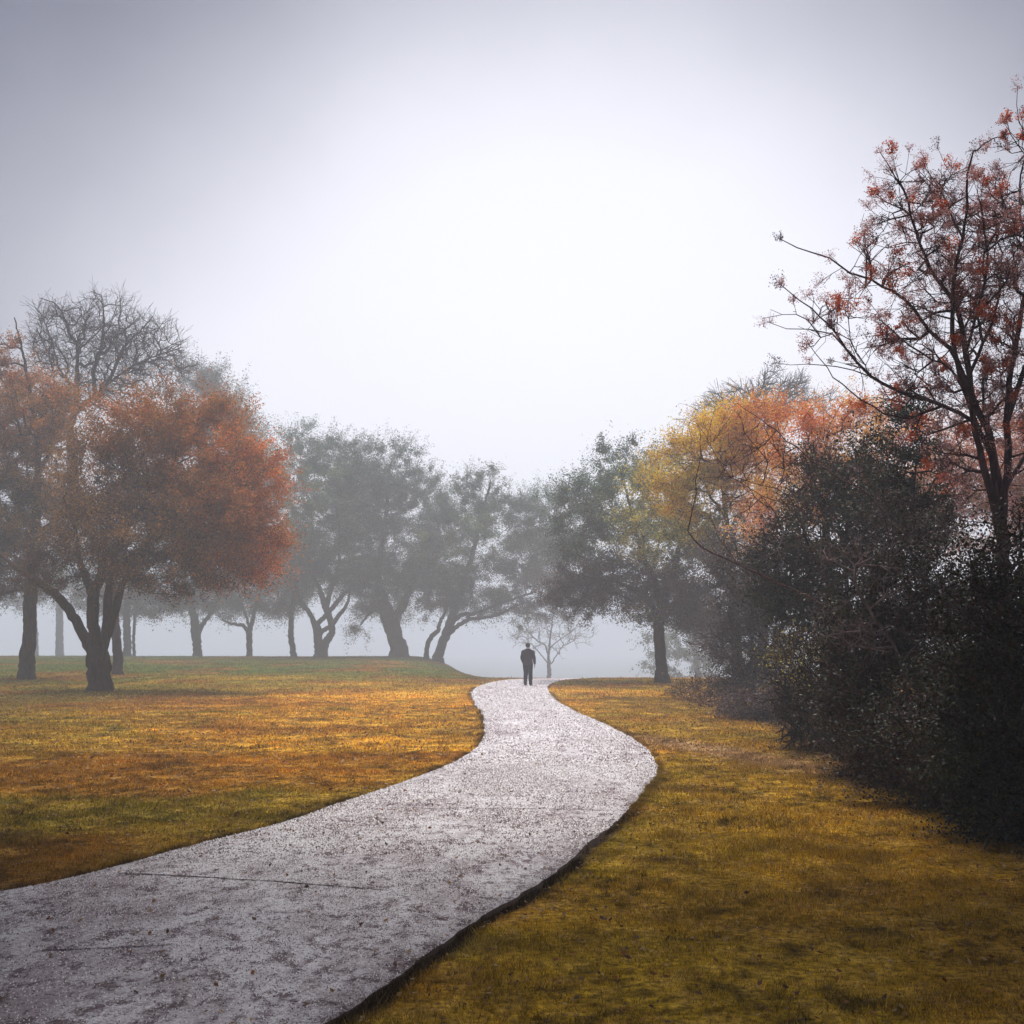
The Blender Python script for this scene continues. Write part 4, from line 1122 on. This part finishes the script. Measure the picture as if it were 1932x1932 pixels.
SEED_FIXED = sk.nfix
def seed_clusters(root, sk, tips, seed, n_limb):
    rs = np.random.default_rng(seed)
    n = len(sk.p)
    kids = np.zeros(n, int)
    for q in sk.par:
        if q >= 0: kids[q] += 1
    ends = [i for i in range(n) if kids[i] == 0]
    ends = [i for i in ends if i < n_limb or rs.random() < 0.34]
    tail = [i for i in range(n_limb) if sk.r[i] < 0.02 and rs.random() < 0.12]
    ends += tail
    fixed_ends = ends
    kinds = {'pink': [(0.72, 0.40, 0.40), (0.80, 0.52, 0.50), (0.66, 0.28, 0.28), (0.45, 0.24, 0.28)],
             'rust': [(0.72, 0.15, 0.05), (0.82, 0.24, 0.05), (0.60, 0.10, 0.05)],
             'dark': [(0.12, 0.06, 0.08), (0.16, 0.08, 0.09)]}
    vs, fs, cs = [], [], []; off = 0
    tv, tf = [], []; toff = 0
    for i in fixed_ends:
        p = sk.p[i]; d = p - sk.p[sk.par[i]]
        d = d / (np.linalg.norm(d) + 1e-6) + np.array([0, 0, 0.3]); d /= np.linalg.norm(d)
        r = rs.uniform(0.09, 0.19)
        q = rs.random()
        kind = 'rust' if q < 0.13 else ('dark' if q < 0.27 else 'pink')
        if kind == 'rust': r *= 1.15
        ns = rs.integers(9, 18)
        for s in range(ns):
            o = rs.normal(0, 1, 3); o /= np.linalg.norm(o); o = o * 0.9 + d * 0.5
            e = p + o * r * rs.uniform(0.5, 1.0)
            side = np.cross(o, rs.normal(0, 1, 3)); side = side / (np.linalg.norm(side) + 1e-6) * 0.0022
            tv.append(np.stack([p - side, p + side, e + side * .6, e - side * .6])); tf.append(np.arange(4) + toff); toff += 4
            m = rs.integers(6, 12) if kind != 'rust' else rs.integers(14, 24)
            P = e - (e - p) * rs.random((m, 1)) * 0.6 + rs.normal(0, r * 0.13, (m, 3))
            pal = np.array(kinds[kind])
            col = pal[rs.integers(0, len(pal), m)] * rs.uniform(0.7, 1.25, (m, 1))
            sz = rs.uniform(0.012, 0.024, m) * (1.25 if kind == 'rust' else 1)
            v, f, c = leaf_cards(P, sz, col, aspect=0.8)
            vs.append(v); fs.append(f + off); cs.append(c); off += len(v)
    b0 = np.array(root.location)
    np_mesh('seed_clusters', np.concatenate(vs), np.concatenate(fs), LEAF, root, col=np.concatenate(cs), origin=b0)
    c4 = np.ones((toff, 4)); c4[:, :3] = (0.16, 0.08, 0.08)
    np_mesh('seed_stalks', np.concatenate(tv), np.array(tf), LEAF, root, col=c4, origin=b0)
seed_clusters(root, sk, tips, 5, SEED_FIXED)

# --- unseen trees added outside the frame to shade the foreground
def shade_tree(label, x, y, h, lobes, seed, name='added_shade_oak', n_tips=260, nl=26000):
    rs = np.random.default_rng(seed)
    z = float(zg(x, y))
    sk = Skel()
    prev = -1
    for k in range(12):
        t = k / 11
        prev = sk.add((x + 0.25 * math.sin(t * 4 + seed), y + 0.2 * math.sin(t * 3), z - 0.1 + t * h * 0.8), prev, 0.34 * (1 - 0.75 * t))
    nf = len(sk.p)
    pts = []
    for (cx, cy_, cz, rx, ry, rz) in lobes:
        n = int(n_tips / len(lobes))
        d = rs.normal(0, 1, (n, 3)); d /= np.linalg.norm(d, axis=1)[:, None]
        pts.append(np.array([cx, cy_, cz]) + d * (rs.uniform(0.3, 1, (n, 1))) * np.array([rx, ry, rz]))
    pts = np.concatenate(pts)
    arr = np.array(sk.p); tp = []
    pts = pts[np.argsort(np.linalg.norm(pts - arr[-4], axis=1))]
    for p in pts:
        A_ = np.array(sk.p[nf // 2:]); Ln = np.array(sk.len[nf // 2:])
        j = int(np.argmin(np.linalg.norm(A_ - p, axis=1) + 0.25 * Ln)) + nf // 2
        q = sk.p[j]; pv = j
        for k in (1, 2, 3):
            t = k / 3
            pv = sk.add(q + (p - q) * t + rs.normal(0, 0.06, 3) * (k < 3), pv, 0.0)
        tp.append(pv)
    cnt = np.zeros(len(sk.p)); 
    for i in range(len(sk.p) - 1, 0, -1):
        cnt[i] = max(cnt[i], 1); cnt[sk.par[i]] += cnt[i]
    for i in range(nf, len(sk.p)): sk.r[i] = min(0.012 * cnt[i] ** 0.5, sk.r[sk.par[i]] * 0.9)
    v, q = tubes(sk, 0.008, rs)
    b0 = np.array([x, y, z])
    root = empty(name, (x, y, z)); tag(root, label, 'tree')
    np_mesh('trunk', v, q, BARK, root, smooth=True, origin=b0)
    T = np.array([sk.p[i] for i in tp])
    pk = rs.integers(0, len(T), nl)
    P = T[pk] + rs.normal(0, 0.5, (nl, 3))
    P = P[(P[:, 2] - EYE > 0.68 * P[:, 1]) | (np.abs(P[:, 0]) > 0.52 * P[:, 1] + 0.3)]; nl = len(P)  # trims the added shade crowns so no leaf enters the camera view
    pal = np.array(PAL['dark'] + PAL['grey'])
    col = pal[rs.integers(0, len(pal), nl)]
    vv, ff, cc = leaf_cards(P, rs.uniform(0.16, 0.30, nl), col, up=0.8)
    np_mesh('crown', vv, ff, LEAF, root, col=cc, origin=b0)
shade_tree('unseen oak added left of the viewer to shade the near path', -9.5, 5.0, 15.5,
           [(-4.9, 9.8, 13.6, 5.0, 4.4, 1.5), (-7.5, 5.5, 13.0, 6.0, 5.0, 1.8), (-11, 10.5, 12.0, 4.5, 5.5, 2.4)], 61, nl=230000, n_tips=640)
shade_tree('unseen oak added right of the viewer to shade the near lawn', 9.5, 6.0, 15.5,
           [(5.8, 9.4, 13.4, 5.0, 4.4, 1.5), (6.0, 5.5, 12.8, 6.0, 5.0, 1.8), (12, 12, 10.5, 4.5, 6.0, 3.0)], 62, nl=230000, n_tips=640)
shade_tree('unseen oak added behind the viewer to block the rear sky', 1.0, -9.0, 12,
           [(0.0, -6.0, 9.5, 7.0, 5.0, 3.5), (-7, -7, 8, 5, 5, 4), (8, -7, 8, 5, 5, 4)], 63, nl=50000, n_tips=400)
shade_tree('unseen oak added beyond the left edge to shade the lawn', -17, 17, 12,
           [(-14.5, 16, 10, 5.0, 7, 2.5), (-16.0, 22, 9, 4, 5, 3)], 64, nl=60000, n_tips=400)



# ------------------------------------------------------------------ the walker
def skin_mesh(name, joints, edges, mat, parent=None, sub=2, loc=(0, 0, 0)):
    """joints: {name: (x,y,z,rx,ry)}; root first; returns baked mesh object"""
    names = list(joints)
    me = bpy.data.meshes.new(name)
    me.from_pydata([joints[k][:3] for k in names], [(names.index(a), names.index(b)) for a, b in edges], [])
    o = bpy.data.objects.new(name, me); link(o)
    sk = o.modifiers.new('skin', 'SKIN')
    sd_ = me.skin_vertices[0].data if me.skin_vertices else None
    if sd_ is None:
        me.skin_vertices  # created with the modifier below
    bpy.context.view_layer.objects.active = o
    if not me.skin_vertices:
        o.select_set(True)
        bpy.ops.mesh.customdata_skin_add()
        o.select_set(False)
    sd_ = me.skin_vertices[0].data
    for i, k in enumerate(names):
        sd_[i].radius = (joints[k][3], joints[k][4] if len(joints[k]) > 4 else joints[k][3])
        sd_[i].use_root = (i == 0)
    sk.use_smooth_shade = True
    ss = o.modifiers.new('sub', 'SUBSURF'); ss.levels = sub; ss.render_levels = sub
    bpy.context.view_layer.update()
    dg = bpy.context.evaluated_depsgraph_get()
    baked = bpy.data.meshes.new_from_object(o.evaluated_get(dg))
    bpy.data.objects.remove(o); bpy.data.meshes.remove(me)
    baked.name = name
    baked.materials.clear(); baked.materials.append(mat)
    for p in baked.polygons: p.use_smooth = True
    b = bpy.data.objects.new(name, baked); link(b)
    if parent: b.parent = parent
    return b

def ring_tube(name, rings, mat, parent, cap=True):
    """rings: list of (centre, half width vector, half depth vector); a closed tapering garment shape"""
    m = 24; V = []
    for c, a, b in rings:
        c, a, b = np.array(c, float), np.array(a, float), np.array(b, float)
        for k in range(m):
            t = 2 * math.pi * k / m
            ct, st = math.cos(t), math.sin(t)
            e = 0.85
            V.append(c + a * math.copysign(abs(ct) ** e, ct) + b * math.copysign(abs(st) ** e, st))
    n = len(rings)
    f = [[i * m + k, i * m + (k + 1) % m, (i + 1) * m + (k + 1) % m, (i + 1) * m + k] for i in range(n - 1) for k in range(m)]
    me = bpy.data.meshes.new(name)
    faces = list(f)
    if cap:
        faces += [list(range(m))[::-1], list(range((n - 1) * m, n * m))]
    me.from_pydata([tuple(v) for v in V], [], faces)
    for p in me.polygons: p.use_smooth = True
    me.materials.append(mat)
    o = bpy.data.objects.new(name, me); link(o); o.parent = parent
    return o

def limb_rings(pts, sub=4):
    cp = catmull([np.array(p, float) for p in pts], 0.03)
    out = []
    for i, c in enumerate(cp):
        d = (cp[min(i + 1, len(cp) - 1)] - cp[max(i - 1, 0)])[:3]; d /= np.linalg.norm(d)
        a = np.cross(d, [0, 1, 0]); a /= np.linalg.norm(a); b = np.cross(a, d)
        out.append((c[:3], a * c[3], b * c[4]))
    return out

def make_person():
    skin = plain_material('skin', (0.30, 0.17, 0.13), 0.6, 40, 0.1)
    cloth = plain_material('jacket_cloth', (0.030, 0.024, 0.034), 0.9, 18, 0.4)
    trous = plain_material('trouser_cloth', (0.014, 0.011, 0.015), 0.9, 18, 0.4)
    hairm = plain_material('hair', (0.045, 0.035, 0.038), 0.7, 60, 0.4)
    shoe = plain_material('shoe_leather', (0.008, 0.007, 0.008), 0.5, 20, 0.2)
    d = ray(995, 1295)
    x, y, _ = ground_at(996, 1295)
    z = float(zbase(x, y)) + 0.028
    r = empty('person', (x, y, z))
    tag(r, 'person in a dark jacket and trousers seen from behind, walking away up the path', 'person')
    # local frame: +Y ahead (away from the viewer), z up, 1.74 m tall
    J = {'pelvis': (0, 0, 0.94, 0.135, 0.10), 'waist': (0, 0.0, 1.08, 0.125, 0.095), 'chest': (0, 0.01, 1.28, 0.15, 0.11),
         'upper': (0, 0.0, 1.41, 0.11, 0.085), 'neck': (0, 0.01, 1.49, 0.055, 0.058), 'skull0': (0, 0.03, 1.575, 0.072, 0.082), 'skull1': (0, 0.03, 1.655, 0.076, 0.094), 'skull2': (0, 0.02, 1.71, 0.05, 0.06),
         'nose': (0, 0.125, 1.615, 0.012, 0.012), 'chin': (0, 0.095, 1.545, 0.028, 0.03), 'ear_l': (-0.078, 0.03, 1.62, 0.012, 0.02), 'ear_r': (0.078, 0.03, 1.62, 0.012, 0.02)}
    E = [('pelvis', 'waist'), ('waist', 'chest'), ('chest', 'upper'), ('upper', 'neck'), ('neck', 'skull0'), ('skull0', 'skull1'), ('skull1', 'skull2'), ('skull1', 'nose'), ('skull0', 'chin'), ('skull1', 'ear_l'), ('skull1', 'ear_r')]
    arms = {}
    for s, nm, hy, wz in ((-1, 'l', -0.03, 0.80), (1, 'r', 0.07, 0.81)):
        sh = (s * 0.172, 0, 1.385); el = (s * 0.252, hy * 0.2 - 0.03, 1.13); wr = (s * 0.262, hy + 0.02, 0.885)
        if s < 0: el = (s * 0.235, -0.03, 1.14); wr = (s * 0.205, 0.10, 0.93)
        arms[nm] = (sh, el, wr)
        J['sh_' + nm] = sh + (0.052, 0.052); J['el_' + nm] = el + (0.045, 0.045); J['wr_' + nm] = wr + (0.027, 0.022)
        pm = (wr[0], wr[1] + 0.012, wr[2] - 0.07)
        J['palm_' + nm] = pm + (0.020, 0.036)
        E += [('upper', 'sh_' + nm), ('sh_' + nm, 'el_' + nm), ('el_' + nm, 'wr_' + nm), ('wr_' + nm, 'palm_' + nm)]
        for k in range(4):
            fy = pm[1] - 0.027 + 0.018 * k; ln = (0.062, 0.075, 0.080, 0.070)[k]
            a = (pm[0], fy, pm[2] - 0.035); b = (pm[0] - s * 0.008, fy + 0.004, pm[2] - 0.035 - ln * 0.55); c = (pm[0] - s * 0.026, fy + 0.006, pm[2] - 0.035 - ln * 0.95)
            J[f'k{k}{nm}'] = a + (0.0085, 0.0085); J[f'm{k}{nm}'] = b + (0.0075, 0.0075); J[f't{k}{nm}'] = c + (0.006, 0.006)
            E += [('palm_' + nm, f'k{k}{nm}'), (f'k{k}{nm}', f'm{k}{nm}'), (f'm{k}{nm}', f't{k}{nm}')]
        J['th0' + nm] = (pm[0] - s * 0.012, pm[1] + 0.045, pm[2] + 0.01, 0.010, 0.010); J['th1' + nm] = (pm[0] - s * 0.026, pm[1] + 0.058, pm[2] - 0.035, 0.008, 0.008)
        E += [('palm_' + nm, 'th0' + nm), ('th0' + nm, 'th1' + nm)]
    legs = {}
    # mid-stride: left foot planted behind, right foot a little ahead
    for s, nm, ky, ay, az in ((-1, 'l', 0.03, -0.10, 0.11), (1, 'r', 0.10, 0.16, 0.085)):
        hip = (s * 0.095, 0, 0.90); kn = (s * 0.085, ky, 0.50); an = (s * 0.092, ay, az)
        heel = (s * 0.078, ay - 0.05, az - 0.04); ball = (s * 0.085, ay + 0.13, az - 0.055)
        legs[nm] = (hip, kn, an, heel, ball)
        J['hip' + nm] = hip + (0.09, 0.095); J['kn' + nm] = kn + (0.056, 0.06); J['calf' + nm] = ((kn[0] + an[0]) / 2, (kn[1] + an[1]) / 2 - 0.02, 0.36, 0.052, 0.056)
        J['an' + nm] = an + (0.036, 0.042); J['ball' + nm] = (ball[0], ball[1], max(ball[2], 0.035), 0.036, 0.03)
        E += [('pelvis', 'hip' + nm), ('hip' + nm, 'kn' + nm), ('kn' + nm, 'calf' + nm), ('calf' + nm, 'an' + nm), ('an' + nm, 'ball' + nm)]
    skin_mesh('body', J, E, skin, r)
    # jacket: torso shell with sleeves and a turned collar
    jk = []
    for zc, w, dp, cx in ((0.80, 0.205, 0.145, 0.0), (0.82, 0.208, 0.148, 0), (0.92, 0.200, 0.142, 0.0), (1.02, 0.188, 0.135, 0), (1.12, 0.185, 0.135, 0.0), (1.24, 0.200, 0.142, 0),
                          (1.34, 0.208, 0.140, 0.0), (1.385, 0.212, 0.128, 0), (1.435, 0.172, 0.110, 0), (1.48, 0.108, 0.088, 0.0), (1.50, 0.066, 0.07, 0), (1.515, 0.064, 0.068, 0)):
        jk.append(((cx, 0.01, zc), (w, 0, 0), (0, dp, 0)))
    tor = ring_tube('jacket', jk, cloth, r)
    for nm in 'lr':
        sh, el, wr = arms[nm]
        s = -1 if nm == 'l' else 1
        pts = [(sh[0] - s * 0.06, sh[1], sh[2] + 0.006, 0.07, 0.08), (sh[0] + s * 0.012, sh[1], sh[2] - 0.03, 0.085, 0.09), ((sh[0] + el[0]) / 2, (sh[1] + el[1]) / 2, (sh[2] + el[2]) / 2, 0.072, 0.080), el + (0.064, 0.070), ((el[0] + wr[0]) / 2, (el[1] + wr[1]) / 2, (el[2] + wr[2]) / 2, 0.056, 0.062), (wr[0], wr[1], wr[2] - 0.0, 0.042, 0.046)]
        o = ring_tube('sleeve', limb_rings(pts), cloth, tor)
    shirt = plain_material('shirt_cotton', (0.62, 0.62, 0.66), 0.8, 30, 0.1)
    ring_tube('collar', [((0, 0.012, 1.475), (0.085, 0, 0), (0, 0.082, 0)), ((0, 0.012, 1.515), (0.070, 0, 0), (0, 0.074, 0)), ((0, 0.014, 1.545), (0.066, 0, 0), (0, 0.070, 0))], shirt, r)
    # trousers
    tr = ring_tube('trousers', [((0, 0.0, 0.70), (0.165, 0, 0), (0, 0.115, 0)), ((0, 0.0, 0.78), (0.178, 0, 0), (0, 0.125, 0)), ((0, 0, 0.88), (0.172, 0, 0), (0, 0.122, 0)), ((0, 0, 0.98), (0.155, 0, 0), (0, 0.11, 0))], trous, r)
    for nm in 'lr':
        hip, kn, an, heel, ball = legs[nm]
        pts = [(hip[0], hip[1], hip[2] - 0.05, 0.105, 0.118), (hip[0], hip[1] + 0.02, 0.72, 0.100, 0.112), (kn[0], kn[1], kn[2], 0.086, 0.092), ((kn[0] + an[0]) / 2, (kn[1] + an[1]) / 2, (kn[2] + an[2]) / 2 + 0.02, 0.080, 0.086), (an[0], an[1] - 0.005, an[2] - 0.03, 0.064, 0.084)]
        ring_tube('trouser_leg', limb_rings(pts), trous, tr)
        s = an[2] - 0.085
        sole = max(0, s)
        ring_tube('shoe', [((an[0], ay_, zc_), (w_, 0, 0), (0, 0, h_)) for ay_, zc_, w_, h_ in
                  ((an[1] - 0.085, 0.035 + sole, 0.026, 0.03), (an[1] - 0.07, 0.042 + sole, 0.038, 0.04), (an[1] - 0.02, 0.048 + sole, 0.042, 0.046), (an[1] + 0.05, 0.040 + sole * .7, 0.044, 0.04), (an[1] + 0.11, 0.032 + sole * .4, 0.048, 0.031), (an[1] + 0.16, 0.026 + sole * .2, 0.042, 0.024), (an[1] + 0.185, 0.02 + sole * .1, 0.025, 0.015))], shoe, r)
    # short hair: cap over back and top of the skull
    ring_tube('hair', [((0, 0.0, 1.555), (0.060, 0, 0), (0, 0.062, 0)), ((0, 0.0, 1.59), (0.086, 0, 0), (0, 0.09, 0)), ((0, 0.008, 1.64), (0.095, 0, 0), (0, 0.102, 0)), ((0, 0.018, 1.69), (0.090, 0, 0), (0, 0.098, 0)), ((0, 0.022, 1.725), (0.060, 0, 0), (0, 0.075, 0)), ((0, 0.022, 1.742), (0.028, 0, 0), (0, 0.035, 0))], hairm, r)
    r.rotation_euler = (0, 0, R(-9)); r.scale = (1.03, 1.03, 1.0)
make_person()


# ------------------------------------------------------------------ the fog lying over the park
def haze_box():
    x0, x1, y0, y1, z0, z1 = -920, 920, -920, 1020, -11.0, 27.0
    v = np.array([[x, y, z] for x in (x0, x1) for y in (y0, y1) for z in (z0, z1)])
    f = [[0, 1, 3, 2], [4, 6, 7, 5], [0, 4, 5, 1], [2, 3, 7, 6], [0, 2, 6, 4], [1, 5, 7, 3]]
    m, N, L = new_mat('fog_air')
    p = N('ShaderNodeVolumePrincipled')
    p.inputs['Color'].default_value = (0.84, 0.90, 1.0, 1)
    p.inputs['Density'].default_value = HAZE
    p.inputs['Anisotropy'].default_value = 0.15
    o = N('ShaderNodeOutputMaterial'); L(p.outputs[0], o.inputs['Volume'])
    b = np_mesh('haze', v, np.array(f), m)
    tag(b, 'pale morning fog filling the air of the park', kind='stuff')
HAZE = 0.0043
haze_box()
